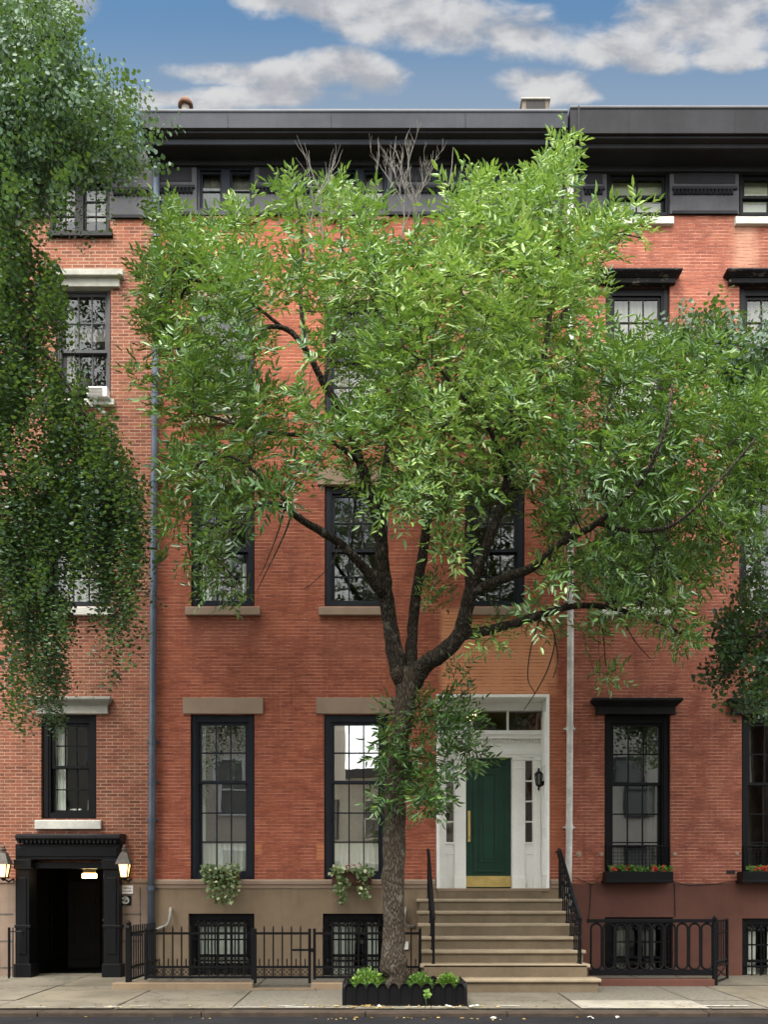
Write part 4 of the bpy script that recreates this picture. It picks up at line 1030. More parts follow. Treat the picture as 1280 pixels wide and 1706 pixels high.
def round_template(r, n=22, L=.5, size=.066):
    n = int(n * L / .5 * (1.25 if size < .05 else 1))
    out = []
    for i in range(n):
        t_ = (i + .5) / n; az = i * 2.4 + r.uniform(-.4, .4); o_ = np.array([math.cos(az), math.sin(az), 0]); b = np.array([0, 0, L * t_ - L * .3]) + o_ * .012
        ax = o_ * .8 + np.array([0, 0, r.uniform(-.1, .6)]); nr = np.array([0, 0, 1.]) - o_ * .3 + r.normal(0, .45, 3)
        s_ = size * r.uniform(.75, 1.2); out.append(one_leaf(b + o_ * r.uniform(0, .05), ax, nr, s_, s_ * .82, .2, .12, True))
    return np.concatenate(out)


def place(templates, pos, dirs, scl, r):
    out = []; idx = []
    kk = r.integers(0, len(templates), len(pos)); d = unit(dirs)
    ref = np.where(np.abs(d[:, 2:3]) < .9, np.array([[0, 0, 1.]]), np.array([[1., 0, 0]])); a = unit(np.cross(ref, d)); b = np.cross(d, a)
    th = r.uniform(0, 2 * np.pi, len(pos))[:, None]; a2 = a * np.cos(th) + b * np.sin(th); b2 = np.cross(d, a2)
    Rm = np.stack([a2, b2, d], axis=2) * scl[:, None, None]
    for k_ in range(len(templates)):
        m_ = np.where(kk == k_)[0]
        if not len(m_): continue
        V = np.einsum('mij,vj->mvi', Rm[m_], templates[k_]) + pos[m_][:, None, :]
        out.append(V.reshape(-1, 3)); idx.append(np.repeat(m_, len(templates[k_]) // 6))
    return np.concatenate(out), np.concatenate(idx)


def vnoise(p, f, seed):
    """smooth pseudo-noise for clump tints"""
    r = np.random.default_rng(seed); s = np.zeros(len(p))
    for _ in range(6):
        k_ = r.normal(0, f, 3); s += np.sin(p @ k_ + r.uniform(0, 6.28))
    return s / 6


def catmull(pts, n):
    P_ = [np.array(p) for p in pts]; out = []
    P_ = [2 * P_[0] - P_[1]] + P_ + [2 * P_[-1] - P_[-2]]
    for i in range(1, len(P_) - 2):
        a, b, c, d = P_[i - 1:i + 3]
        for j in range(n):
            t_ = j / n; out.append(.5 * ((2 * b) + (-a + c) * t_ + (2 * a - 5 * b + 4 * c - d) * t_ ** 2 + (-a + 3 * b - 3 * c + d) * t_ ** 3))
    out.append(P_[-2]); return out


def limb(pts, n=5):
    """pts: (x, y, Y, radius in px) -> smooth world points and radii"""
    q = [(*P(x, y, Y), r_ * (D0 + Y) / F) for x, y, Y, r_ in pts]
    return catmull(q, n)


def grow(limbs, tips, r, step=.16, tip_r=.0035):
    """joins every shoot to its nearest wood by a bowed twig; returns twig segments"""
    pos = [np.array(q[:3]) for L in limbs for q in L[2:]]; rad = [q[3] for L in limbs for q in L[2:]]; par = [-1] * len(pos); nb = len(pos)
    arr = np.zeros((nb + len(tips) * 14, 3)); arr[:nb] = np.array(pos); cnt = nb
    d0 = np.min(np.linalg.norm(tips[:, None, :] - arr[None, :nb, :], axis=2), axis=1); order = np.argsort(d0)
    tipi = []
    for ti in order:
        p = tips[ti]; dv = arr[:cnt] - p; cost = np.linalg.norm(dv, axis=1) + .35 * np.maximum(0, dv[:, 2])
        j_ = int(np.argmin(cost)); a = arr[j_].copy(); ln = np.linalg.norm(p - a); k_ = min(12, max(1, int(ln / step)))
        prev = j_; bow = r.normal(0, .05, 3) * ln + np.array([0, 0, -.05 * ln])
        for i in range(1, k_ + 1):
            u = i / k_; arr[cnt] = a + (p - a) * u + bow * math.sin(math.pi * u) + (r.normal(0, .012, 3) if i < k_ else 0)
            par.append(prev); prev = cnt; cnt += 1
        tipi.append(prev)
    area = np.zeros(cnt); ex = 2.3
    for i in range(cnt - 1, nb - 1, -1):
        area[i] = max(area[i], tip_r ** ex); area[par[i]] += area[i]
    rr = np.power(np.maximum(area, 1e-12), 1 / ex); rr[:nb] = np.array(rad)
    return arr[:cnt], np.array(par), rr, nb


def twig_mesh(arr, par, rr, nb, mb_v, mb_f, n=4):
    i = np.arange(nb, len(arr)); a = arr[par[i]]; b = arr[i]; d = unit(b - a)
    ref = np.where(np.abs(d[:, 2:3]) < .9, np.array([[0, 0, 1.]]), np.array([[1., 0, 0]])); u = unit(np.cross(ref, d)); v = np.cross(d, u)
    ra = np.minimum(rr[par[i]], rr[i] * 1.25)[:, None]; rb = rr[i][:, None]; V = []
    for q in range(n):
        t_ = 2 * math.pi * q / n; V.append(a + (u * math.cos(t_) + v * math.sin(t_)) * ra)
    for q in range(n):
        t_ = 2 * math.pi * q / n; V.append(b + (u * math.cos(t_) + v * math.sin(t_)) * rb)
    V = np.stack(V, axis=1).reshape(-1, 3); o = len(mb_v); mb_v += [tuple(x) for x in V.tolist()]
    for k_ in range(len(i)):
        s_ = o + k_ * 2 * n
        for q in range(n): mb_f.append((s_ + q, s_ + (q + 1) % n, s_ + n + (q + 1) % n, s_ + n + q))


def sample_blobs(blobs, r, dens, yfun, inset=0):
    pts = []; w_ = []
    for bl in blobs:
        x, y, rx, ry = bl[:4]; dn = bl[4] if len(bl) > 4 else 1.
        n = max(1, int(round(rx * ry * dens * dn)))
        for _ in range(n):
            sx, sy = max(6, rx - inset), max(6, ry - inset); a = r.uniform(0, 2 * np.pi); q = math.sqrt(r.uniform(0, 1)); px_, py_ = x + sx * q * math.cos(a), y + sy * q * math.sin(a)
            Y = yfun(px_, py_, r) if len(bl) < 6 else r.uniform(bl[5], bl[6]); p = P(px_, py_, Y); pts.append((p.x, p.y, p.z))
    return np.array(pts)


def solid_limbs(limbs, n=10):
    mb = MB()
    for L in limbs: mb.tube([Vector(q[:3]) for q in L], [float(q[3]) for q in L], n)
    return mb


# --- the ash at the kerb
TY = -2.85
ash = thing('street_tree', (P(655, 1640, TY).x, TY, .05), 'leafy green ash tree rising from the black planter before the middle house', 'tree')
AL = [
 [(656, 1660, TY, 29), (656, 1630, TY, 23), (656, 1570, TY, 19.5), (656, 1480, TY, 18.5), (658, 1380, TY, 18.5), (661, 1290, TY, 18), (668, 1210, TY, 17), (678, 1150, TY, 18), (684, 1112, TY, 17)],
 [(676, 1150, TY, 15), (662, 1108, TY, 15), (651, 1040, -2.9, 12.5), (640, 970, -3.0, 12), (635, 900, -3.1, 10.5), (622, 840, -3.2, 9), (600, 770, -3.3, 8), (572, 690, -3.4, 7), (540, 640, -3.5, 6), (508, 580, -3.6, 5), (470, 545, -3.7, 4), (420, 552, -3.9, 3)],
 [(638, 990, -3.0, 10), (605, 945, -3.2, 8), (562, 902, -3.5, 7), (505, 868, -3.8, 6), (465, 840, -4.0, 5), (415, 850, -4.2, 3.6), (350, 880, -4.4, 2.4)],
 [(632, 880, -3.1, 7), (640, 800, -2.7, 6), (652, 700, -2.4, 5), (655, 600, -2.2, 4.5), (662, 500, -2.1, 4), (668, 400, -2.0, 3)],
 [(684, 1135, TY, 13), (687, 1060, -2.7, 9), (694, 985, -2.6, 9), (705, 920, -2.4, 8), (716, 840, -2.2, 7), (722, 760, -2.0, 6), (740, 650, -1.9, 5), (755, 540, -1.8, 4), (780, 420, -1.7, 3), (795, 330, -1.7, 2)],
 [(688, 1140, TY, 15), (708, 1108, -2.95, 15), (742, 1085, -3.1, 14), (770, 1050, -3.2, 13.5), (780, 1005, -3.3, 12), (792, 960, -3.4, 11), (808, 915, -3.5, 9), (832, 855, -3.6, 8), (848, 790, -3.6, 7), (872, 715, -3.5, 6), (898, 650, -3.5, 5), (912, 560, -3.5, 4.5), (928, 440, -3.5, 3.5), (940, 310, -3.5, 2.2)],
 [(788, 985, -3.35, 9), (845, 962, -3.6, 8), (892, 943, -3.9, 7), (940, 902, -4.2, 6), (995, 872, -4.5, 5), (1070, 800, -4.8, 4), (1110, 710, -5.0, 3), (1122, 640, -5.0, 2)],
 [(773, 1058, -3.2, 9), (830, 1046, -3.0, 8), (885, 1030, -2.8, 7), (945, 1012, -2.6, 5.5), (1005, 1010, -2.5, 4.5), (1080, 1030, -2.3, 3.2), (1150, 1062, -2.2, 2)],
 [(995, 872, -4.5, 4), (1060, 885, -4.5, 3.5), (1130, 870, -4.6, 3), (1200, 800, -4.7, 2.2), (1260, 730, -4.7, 1.5)],
 [(845, 795, -3.6, 5), (818, 720, -4.0, 4), (770, 660, -4.4, 3), (720, 600, -4.7, 2.2)],
 [(848, 790, -3.6, 5), (852, 700, -3.0, 4), (845, 600, -2.5, 3), (850, 460, -2.2, 2)],
 [(940, 902, -4.2, 4), (985, 800, -4.0, 3.2), (1012, 700, -3.8, 2.6), (1022, 620, -3.7, 1.8)],
 [(600, 770, -3.3, 5), (540, 730, -3.6, 4), (440, 720, -3.9, 3), (340, 690, -4.0, 2)],
 [(505, 868, -3.8, 4), (440, 800, -4.1, 3), (380, 760, -4.2, 2.4), (310, 780, -4.3, 1.6)],
 [(508, 580, -3.6, 4), (500, 480, -3.3, 3.2), (505, 400, -3.2, 2.2), (490, 320, -3.2, 1.5)],
 [(540, 640, -3.5, 4), (560, 540, -3.0, 3.2), (570, 430, -2.9, 2.4), (565, 330, -2.9, 1.5)],
 [(470, 545, -3.7, 3), (400, 490, -3.8, 2.5), (330, 440, -3.8, 2), (285, 370, -3.8, 1.4)],
 [(912, 560, -3.5, 3), (970, 480, -3.3, 2.4), (1040, 390, -3.2, 1.4)],
]
limbsA = [limb(L) for L in AL]
AB = [(285, 365, 42, 45), (325, 410, 60, 55), (405, 362, 32, 35), (405, 430, 50, 45), (268, 480, 38, 60), (330, 500, 75, 55), (415, 495, 55, 55), (268, 560, 38, 55), (340, 590, 75, 65), (425, 600, 40, 45, .7),
      (245, 640, 24, 26, .7), (320, 680, 65, 55), (400, 680, 65, 50, .8), (300, 790, 42, 38), (370, 775, 75, 50), (450, 750, 55, 45, .8), (295, 870, 32, 50), (380, 850, 65, 50), (345, 920, 50, 35), (372, 985, 55, 20, .8), (455, 820, 45, 30),
      (488, 335, 26, 48, .8), (557, 325, 32, 45), (612, 350, 40, 48, .8), (505, 420, 38, 45, .6), (605, 420, 50, 55, .8), (485, 490, 38, 45, .7), (560, 500, 55, 55, .8), (640, 480, 60, 65), (555, 590, 42, 55, .7), (640, 600, 70, 70), (505, 690, 40, 40, .7), (570, 740, 55, 45), (520, 785, 45, 28, .7), (640, 700, 70, 55), (600, 810, 40, 28, .8),
      (720, 420, 60, 60), (765, 365, 48, 62), (800, 305, 22, 34), (850, 345, 50, 65), (903, 300, 44, 62), (938, 245, 20, 42), (720, 520, 80, 75), (820, 460, 80, 80), (905, 430, 80, 75), (980, 400, 50, 55), (1046, 370, 42, 26, .7), (720, 640, 90, 80), (840, 580, 90, 80), (950, 520, 70, 75), (720, 755, 85, 65), (655, 835, 40, 38), (740, 845, 75, 55), (820, 700, 90, 80), (940, 650, 90, 80), (825, 805, 65, 45), (940, 775, 85, 65), (745, 915, 38, 26), (725, 985, 30, 42, .45),
      (1060, 620, 75, 65), (1145, 620, 75, 55), (1060, 740, 85, 75), (1170, 740, 85, 75), (1255, 700, 50, 75), (1240, 800, 60, 65), (1150, 855, 95, 60), (1040, 850, 75, 50), (1225, 885, 50, 36), (930, 870, 55, 45), (1050, 935, 95, 45), (1145, 945, 55, 45), (960, 955, 75, 36), (1080, 1015, 75, 32), (900, 1035, 50, 22, .7), (1120, 1055, 45, 24), (985, 1050, 45, 20, .7), (825, 1060, 34, 24, .5), (1002, 1125, 34, 24, .55),
      (675, 1180, 50, 30, .85, -3.3, -2.4), (745, 1195, 46, 46, .8, -3.4, -2.4), (660, 1240, 38, 42, .85, -3.3, -2.4), (775, 1245, 38, 30, .75, -3.4, -2.5), (700, 1285, 54, 46, .95, -3.4, -2.4), (722, 1330, 36, 20, .8, -3.4, -2.5), (640, 1320, 22, 22, .7, -3.3, -2.5), (770, 1130, 34, 16, .5, -3.2, -2.6)]
def ash_y(px_, py_, r):
    e_ = max(0., 1 - ((px_ - 700) / 600) ** 2 - ((py_ - 690) / 520) ** 2); hd = .55 + 1.75 * math.sqrt(e_)
    return -3.1 + r.uniform(-1, 1) * hd + .15
ra = np.random.default_rng(21)
AB = [(b[0], b[1] + (22 if b[1] < 440 else 0), b[2], b[3], (b[4] if len(b) > 4 else 1.) * (1.25 if b[0] > 1020 and b[1] < 970 else 1.1 if 680 < b[0] < 1000 and 560 < b[1] < 900 else 1.), *b[5:]) for b in AB]
tips = sample_blobs(AB, ra, .0076, ash_y, 13)
cen = np.array([P(690, 900, TY).x, TY, 5.0])
dirs = unit(tips - cen) * .55 + np.array([0, -.12, .75]) + ra.normal(0, .38, tips.shape)
low = tips[:, 2] < 4.2; dirs[low] = unit(tips[low] - np.array([P(665, 1240, TY).x, TY, 3.9])) * .6 + np.array([0, -.2, -.25]) + ra.normal(0, .4, (low.sum(), 3))
mid_low = (tips[:, 2] >= 4.2) & (tips[:, 2] < 6.0); dirs[mid_low] += np.array([0, 0, -.7])
tem = [ash_template(ra) for _ in range(16)]
scl = ra.uniform(.72, 1.22, len(tips))
V, ix = place(tem, tips, dirs, scl, ra)
keep = ra.uniform(0, 1, len(ix)) > .16; V = V.reshape(-1, 6, 3)[keep].reshape(-1, 3); ix = ix[keep]
hgt = np.clip((tips[:, 2] - 5) / 6.5, 0, 1)  # lighter crown top: young growth plus sunlight put into the tint
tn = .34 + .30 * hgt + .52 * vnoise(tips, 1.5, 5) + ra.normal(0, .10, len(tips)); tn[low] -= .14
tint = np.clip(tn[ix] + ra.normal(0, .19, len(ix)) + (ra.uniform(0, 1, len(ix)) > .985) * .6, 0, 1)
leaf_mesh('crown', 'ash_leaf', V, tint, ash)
arr, par, rr, nb = grow(limbsA, tips, ra)
mb = MB()
def rough_limbs(limbs, r):
    out = []
    for L in limbs:
        out.append([np.array([*(q[:3] + r.normal(0, .06, 3) * q[3]), q[3] * r.uniform(.94, 1.07)]) for q in L])
    return out
trunk = solid_limbs(rough_limbs(limbsA[:1], ra), 20); 
# root flare and burls of the fork
fk = P(684, 1125, TY); trunk.tube([fk + Vector((-.12, -.05, -.12)), fk + Vector((-.19, -.1, .0)), fk + Vector((-.15, -.06, .1))], [.05, .085, .04], 9)
trunk.build('trunk', 'bark', ash, smooth=True)
lm = solid_limbs(rough_limbs(limbsA[1:], ra), 10); lm.build('limb', 'bark_dark', ash, smooth=True)
mb = MB(); vv, ff = [], []; twig_mesh(arr, par, rr, nb, vv, ff); mb.v, mb.f, mb.m = vv, ff, [0] * len(ff); mb.build('twig', 'bark_dark', ash)
# dead grey leader at the top and bare hanging twigs
def dead_tree(L0, r, depth=0, out=None, k_=0):
    pass
rd = random.Random(6); mb = MB()
def bare(p, d, ln, rad, lev, top=True):
    if top:
        global mb
        mb = MB()
    d = d.normalized(); pts = [p]; n = 4; q = p.copy(); dd = d.copy()
    for i in range(n):
        dd = (dd + Vector((rd.gauss(0, .10), rd.gauss(0, .10), rd.gauss(.02, .06)))).normalized(); q = q + dd * (ln / n); pts.append(q.copy())
    mb.tube(pts, [rad * (1 - .16 * i) for i in range(n + 1)], 5)
    if lev:
        for i in range(1, n + 1):
            for s_ in range(1 if i < n else 2):
                if rd.random() < .9:
                    sd_ = Vector((rd.choice((-1, 1)) * rd.uniform(.35, .8), rd.uniform(-.4, .4), rd.uniform(.5, .9)))
                    bare(pts[i], (dd * .8 + sd_ * .7), ln * rd.uniform(.45, .72), rad * .62, lev - 1, False)
    if top: mb.build('dead_branch', 'dead_bark', ash)
bare(P(668, 410, -2.0), Vector((.08, 0, 1)), .75, .013, 3); bare(P(690, 400, -2.1), Vector((.12, 0, 1)), .6, .011, 3); bare(P(748, 310, -2.1), Vector((.25, 0, 1)), .55, .008, 0); bare(P(630, 310, -2.2), Vector((-.35, 0, 1)), .4, .007, 1)
bare(P(515, 430, -3.9), Vector((-.1, 0, 1)), .8, .010, 2); bare(P(540, 420, -3.9), Vector((.05, 0, 1)), .7, .009, 1)
mb = MB()
for pts in ([(905, 1025, -2.8, 2.2), (925, 1060, -2.9, 1.8), (915, 1110, -3.0, 1.6), (895, 1150, -3.0, 1.3), (874, 1182, -3.0, 1)], [(900, 1030, -2.8, 2), (885, 1080, -2.9, 1.6), (880, 1130, -3, 1.3), (892, 1155, -3, 1)],
            [(925, 1060, -2.9, 1.5), (930, 1100, -2.9, 1.3), (922, 1130, -2.9, 1)], [(486, 855, -3.9, 2.6), (476, 885, -3.92, 2.2), (455, 930, -4.0, 1.6), (435, 970, -4.0, 1.2), (428, 985, -4, .9)], [(474, 848, -3.95, 2.0), (462, 890, -3.95, 1.6), (440, 945, -4.0, 1.2), (432, 960, -4.0, .8)], [(566, 906, -3.5, 2.0), (552, 940, -3.6, 1.5), (520, 972, -3.7, 1), (505, 982, -3.7, .8)],
            [(1000, 1012, -2.5, 2), (1006, 1060, -2.5, 1.5), (1010, 1110, -2.5, 1.2)], [(1030, 1020, -2.5, 1.8), (1060, 1070, -2.5, 1.3), (1085, 1098, -2.5, 1)]):
    L = limb(pts); mb = MB(); mb.tube([Vector(q[:3]) for q in L], [float(q[3]) * .7 for q in L], 6); mb.build('hanging_twig', 'bark_dark', ash)

# --- round-leaved neighbours whose trunks stand outside the picture
def round_tree(label, base, limbs_px, blobs, dens, yfun, seed, dfun, lens=.5, size=.066):
    r = np.random.default_rng(seed)
    t = thing('street_tree', (base[0], base[1], .02), label, 'tree', 'round-leaved trees at the kerb')
    tips = sample_blobs(blobs, r, dens, yfun)
    L = [limb(q) for q in limbs_px]
    tem = [round_template(r, 24, lens, size) for _ in range(7)]
    V, ix = place(tem, tips, dfun(tips, r), r.uniform(.8, 1.25, len(tips)), r)
    tn = .40 + .40 * vnoise(tips, 1.7, seed) + r.normal(0, .1, len(tips))
    leaf_mesh('crown', 'round_leaf', V, np.clip(tn[ix] + r.normal(0, .13, len(ix)), 0, 1), t)
    arr, par, rr, nb = grow(L, tips, r, tip_r=.0042)
    mb = solid_limbs(rough_limbs(L, r), 12); vv, ff = mb.v, mb.f; twig_mesh(arr, par, rr, nb, vv, ff); mb.m = [0] * len(ff); mb.build('trunk', 'bark_dark', t, smooth=True)
    return t
LB = [(20, 40, 60, 55), (60, 90, 60, 55), (-60, 90, 60, 90), (40, 170, 85, 70), (120, 195, 70, 50), (178, 222, 42, 42), (215, 248, 22, 32), (50, 270, 100, 50), (170, 272, 42, 26), (113, 45, 10, 32, .8), (155, 170, 12, 22, .7), (100, 60, 12, 30), (-70, 260, 70, 90),
      (15, 330, 36, 50), (85, 320, 32, 32, .5), (-60, 420, 60, 80), (8, 440, 42, 60), (48, 465, 46, 50, .8), (78, 500, 26, 40, .8), (15, 560, 42, 60, .75), (48, 620, 56, 46, .9), (98, 660, 44, 30), (0, 690, 50, 50), (130, 715, 62, 32), (170, 780, 52, 42), (212, 842, 34, 40), (55, 830, 75, 50), (130, 850, 62, 50), (80, 760, 50, 25, .6), (-60, 640, 60, 90), (-60, 850, 60, 90),
      (212, 905, 28, 36), (25, 890, 48, 50), (48, 945, 52, 46), (188, 955, 30, 42, .9), (148, 915, 34, 34, .7), (40, 1005, 50, 36), (68, 1060, 36, 40), (84, 1120, 26, 34), (24, 1130, 9, 48), (190, 1050, 7, 34), (213, 1000, 10, 36), (100, 1005, 18, 26), (50, 1110, 16, 30, .7)]
LL = [[(-420, 1720, -3.0, 34), (-415, 1500, -3.0, 28), (-400, 1100, -3.1, 26), (-360, 700, -3.3, 22), (-260, 400, -3.5, 16), (-120, 220, -3.8, 10), (20, 130, -4.0, 6), (90, 150, -4.0, 3)],
      [(-360, 700, -3.3, 14), (-220, 560, -3.6, 10), (-80, 520, -3.9, 7), (40, 560, -4.1, 4), (110, 640, -4.1, 2.5), (190, 780, -4.1, 1.5)],
      [(-395, 1000, -3.1, 14), (-250, 860, -3.6, 10), (-100, 800, -4.0, 7), (30, 800, -4.2, 4), (120, 830, -4.2, 2.5)],
      [(-220, 560, -3.6, 8), (-120, 430, -3.7, 6), (-20, 380, -3.8, 4), (50, 400, -3.8, 2)],
      [(-120, 220, -3.8, 7), (0, 240, -3.7, 4), (100, 250, -3.6, 2.5), (190, 250, -3.6, 1.2)]]
round_tree('drooping dark green round-leaved tree hanging before the house with the portico', (P(-420, 1700, -3.0).x, -3.0), LL, LB, .0205, lambda a, b, r: r.uniform(-4.7, -2.6), 31,
           lambda t_, r: np.array([.05, -.1, -.65]) + r.normal(0, .38, t_.shape) + np.where(t_[:, 2:3] > 9.5, np.array([[0, 0, .8]]), np.array([[0, 0, -.75]])), lens=.8, size=.047)
RB = [(1190, 548, 40, 24), (1240, 585, 42, 42), (1135, 566, 34, 16, .8), (1225, 650, 36, 45), (1265, 640, 30, 60, .8), (1330, 640, 60, 80), (1160, 590, 60, 30, .7),
      (1252, 1035, 40, 34), (1240, 1100, 46, 42), (1266, 1158, 28, 36), (1212, 1065, 22, 34, .8), (1270, 965, 24, 50, .8), (1330, 1050, 50, 80), (1205, 1120, 16, 26, .6)]
RL = [[(1560, 1700, -2.6, 30), (1555, 1400, -2.6, 26), (1530, 1000, -2.6, 22), (1480, 700, -2.5, 15), (1380, 600, -2.3, 9), (1280, 580, -2.1, 5), (1200, 570, -2.0, 2.5)],
      [(1535, 1080, -2.6, 14), (1440, 1020, -2.7, 9), (1340, 1020, -2.8, 5), (1260, 1060, -2.8, 2.5)]]
round_tree('round-leaved tree reaching in before the black-hooded windows at the right edge', (P(1560, 1690, -2.6).x, -2.6), RL, RB, .0220, lambda a, b, r: r.uniform(-2.7, -1.3), 37,
           lambda t_, r: np.array([-.4, -.2, .1]) + r.normal(0, .5, t_.shape) + np.where(t_[:, 2:3] > 6, np.array([[0, 0, .35]]), np.array([[0, 0, -.6]])), size=.060)

# =================================================================== planter at the foot of the ash
PY0, PY1 = -3.46, -2.42; k = kf(PY0); X0, X1 = (573 - CX) / k, (776 - CX) / k; z0 = gz(PY0) + .0; z1 = z0 + .275
t = thing('tree_planter', ((X0 + X1) / 2, (PY0 + PY1) / 2, z0), 'black scalloped edging around the trunk of the ash tree', 'planter')
m = MB()
def hoops(m, a, b, n, fix, axis, out):
    for i in range(n):
        u0 = a + (b - a) * i / n; u1 = a + (b - a) * (i + 1) / n; c = (u0 + u1) / 2; r_ = (u1 - u0) * .46; pts = []
        for q in range(9):
            an = math.pi * q / 8; pts.append((c + r_ * math.cos(an), z1 - .10 + .10 * math.sin(an)))
        pts = [(c + r_, z0)] + pts + [(c - r_, z0)]
        m.tube([(p[0], fix + out, p[1]) if axis == 'x' else (fix + out, p[0], p[1]) for p in pts], .010, 5)
        vs = [(c + r_, z0)] + [(c + r_ * math.cos(math.pi * q / 8), z1 - .105 + .10 * math.sin(math.pi * q / 8)) for q in range(9)] + [(c - r_, z0)]
        N = len(vs); w3 = [((v[0], fix, v[1]) if axis == 'x' else (fix, v[0], v[1])) for v in vs] + [((v[0], fix + out * -1.2, v[1]) if axis == 'x' else (fix - out * 1.2, v[0], v[1])) for v in vs]
        m.add(w3, [tuple(range(N)), tuple(range(2 * N - 1, N - 1, -1))] + [(j_, (j_ + 1) % N, N + (j_ + 1) % N, N + j_) for j_ in range(N)])
hoops(m, X0, X1, 11, PY0, 'x', -.012); m.build('front_panel', 'black_paint', t)
m = MB(); hoops(m, PY0, PY1, 8, X0, 'y', -.012); m.build('side_panel', 'black_paint', t)
m = MB(); hoops(m, PY0, PY1, 8, X1, 'y', .012); m.build('side_panel', 'black_paint', t)
m = MB(); hoops(m, X0, X1, 11, PY1, 'x', .012); m.build('back_panel', 'black_paint', t)
m = MB(); n = 24; vs = []
for i in range(n + 1):
    for j_ in range(n + 1):
        x, y = X0 + .03 + (X1 - X0 - .06) * i / n, PY0 + .03 + (PY1 - PY0 - .06) * j_ / n; vs.append((x, y, z0 + .13 + .03 * math.sin(x * 9 + y * 4) + random.uniform(-.01, .01)))
m.add(vs, [(i * (n + 1) + j_, (i + 1) * (n + 1) + j_, (i + 1) * (n + 1) + j_ + 1, i * (n + 1) + j_ + 1) for i in range(n) for j_ in range(n)])
m.build('soil', 'soil', t)

def bush(name, label, c, rx, rz, n, mat, seed, size=.05, stems=True, group=None, broad=True, tlo=.35, up=.5, shift=0.):
    r = np.random.default_rng(seed); t = thing(name, c, label, 'plant', group)
    d = unit(r.normal(0, 1, (n, 3))); d[:, 2] = np.abs(d[:, 2]) * 1.1 - .15; q = np.power(r.uniform(.25, 1, n), .5)[:, None]
    p = np.array(c) + d * q * np.array([rx, rx, rz]) + np.array([0, 0, shift]); lv = []
    for i in range(n):
        ax = d[i] + np.array([0, 0, up]) + r.normal(0, .4, 3); s_ = size * r.uniform(.7, 1.3)
        lv.append(one_leaf(p[i], ax, np.array([0, 0, 1.]) + r.normal(0, .5, 3), s_ * 1.3, s_ * .8, .25, .2, broad))
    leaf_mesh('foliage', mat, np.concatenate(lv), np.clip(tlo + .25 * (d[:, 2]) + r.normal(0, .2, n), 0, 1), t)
    m = MB()
    for i in range(min(n, 16)): m.tube([Vector(c) - Vector((0, 0, .03)), Vector(c).lerp(Vector(p[i * (n // 16) if n >= 16 else i]), .5) + Vector((0, 0, .01)), Vector(p[i * (n // 16) if n >= 16 else i])], .0035, 4)
    m.build('stem', 'shrub_leaf', t)
    return t
pz = z0 + .14
def pp(x, Y=-3.05): return ((x - CX) * (D0 + Y) / F, Y, pz)
bush('small_shrub', 'low yellow-green spreading shrub at the left of the black planter', pp(612), .24, .30, 420, 'shrub_leaf', 1, .036, tlo=.40)
bush('small_shrub', 'dark-green round shrub in the black planter just right of the trunk', pp(700), .19, .24, 1000, 'shrub_leaf', 2, .028, tlo=.15)
bush('small_shrub', 'bright green round shrub at the right end of the black planter', pp(747), .165, .235, 1000, 'shrub_leaf', 3, .028, tlo=.36)
wp = P(711, 1671, -3.52); wl = thing('weed', (wp.x, -3.52, z0), 'single green weed growing against the front of the black planter', 'plant')
MB().tube([(wp.x, -3.52, z0), (wp.x - .01, -3.53, z0 + .08), (wp.x + .01, -3.53, z0 + .17)], .005, 5).build('stem', 'shrub_leaf', wl)
r = np.random.default_rng(8); leaf_mesh('foliage', 'shrub_leaf', np.concatenate([one_leaf(np.array([wp.x + .01, -3.54, z0 + .15 + r.uniform(-.02, .03)]), r.normal(0, 1, 3) + np.array([0, -.3, .5]), np.array([0, -1, .6]) + r.normal(0, .3, 3), .055, .04, .2, .2, True) for _ in range(14)]), r.uniform(.5, .8, 14), wl)

# hanging window boxes of the middle house
def window_box(x0, x1, label, trails, seed, petals=False):
    r = np.random.default_rng(seed); Y = -.2; c = P((x0 + x1) / 2, 1462, Y)
    t = thing('window_box', (c.x, Y, c.z), label, 'window box')
    m = MB(); m.pbox(x0 + 5, x1 - 5, 1450, 1473, -.27, -.03); m.build('trough', 'terracotta', t, bevel=.01)
    lv = []; tt = []
    for (cx, cy, rx, ry, n) in trails:
        for i in range(n):
            a = r.uniform(0, 6.28); q = math.sqrt(r.uniform(0, 1)); Yp = r.uniform(-.42, -.24); p = np.array(P(cx + rx * q * math.cos(a), cy + ry * q * math.sin(a), Yp))
            s_ = r.uniform(.045, .075); lv.append(one_leaf(p, np.array([r.normal(0, .6), -.5, r.normal(-.35, .5)]), np.array([0, -.7, .7]) + r.normal(0, .45, 3), s_, s_ * .75, .2, .15, True)); tt.append(np.clip(r.choice([.12, .3, .45, .9], p=[.3, .3, .22, .18]) + r.normal(0, .08), 0, 1))
    leaf_mesh('foliage', 'ivy_leaf', np.concatenate(lv), np.array(tt), t)
    m = MB()
    for (cx, cy, rx, ry, n) in trails: m.tube([P(cx, 1452, -.25), P(cx, cy, -.33), P(cx + 3, cy + ry, -.30)], .004, 4)
    m.build('vine', 'shrub_leaf', t)
    if petals:
        lv = [one_leaf(np.array(P(r.uniform(572, 604), r.uniform(1438, 1452), r.uniform(-.4, -.28))), r.normal(0, 1, 3), np.array([0, -1, .5]) + r.normal(0, .4, 3), .03, .028, .1, .1, True) for _ in range(40)]
        o = leaf_mesh('flower', 'red_flower', np.concatenate(lv), np.full(40, .5), t)
        o.data.materials[0] = M['dusty_flower']
M['dusty_flower'] = mk('dusty_flower', (.34, .15, .13), .7, .3, 40, 0)
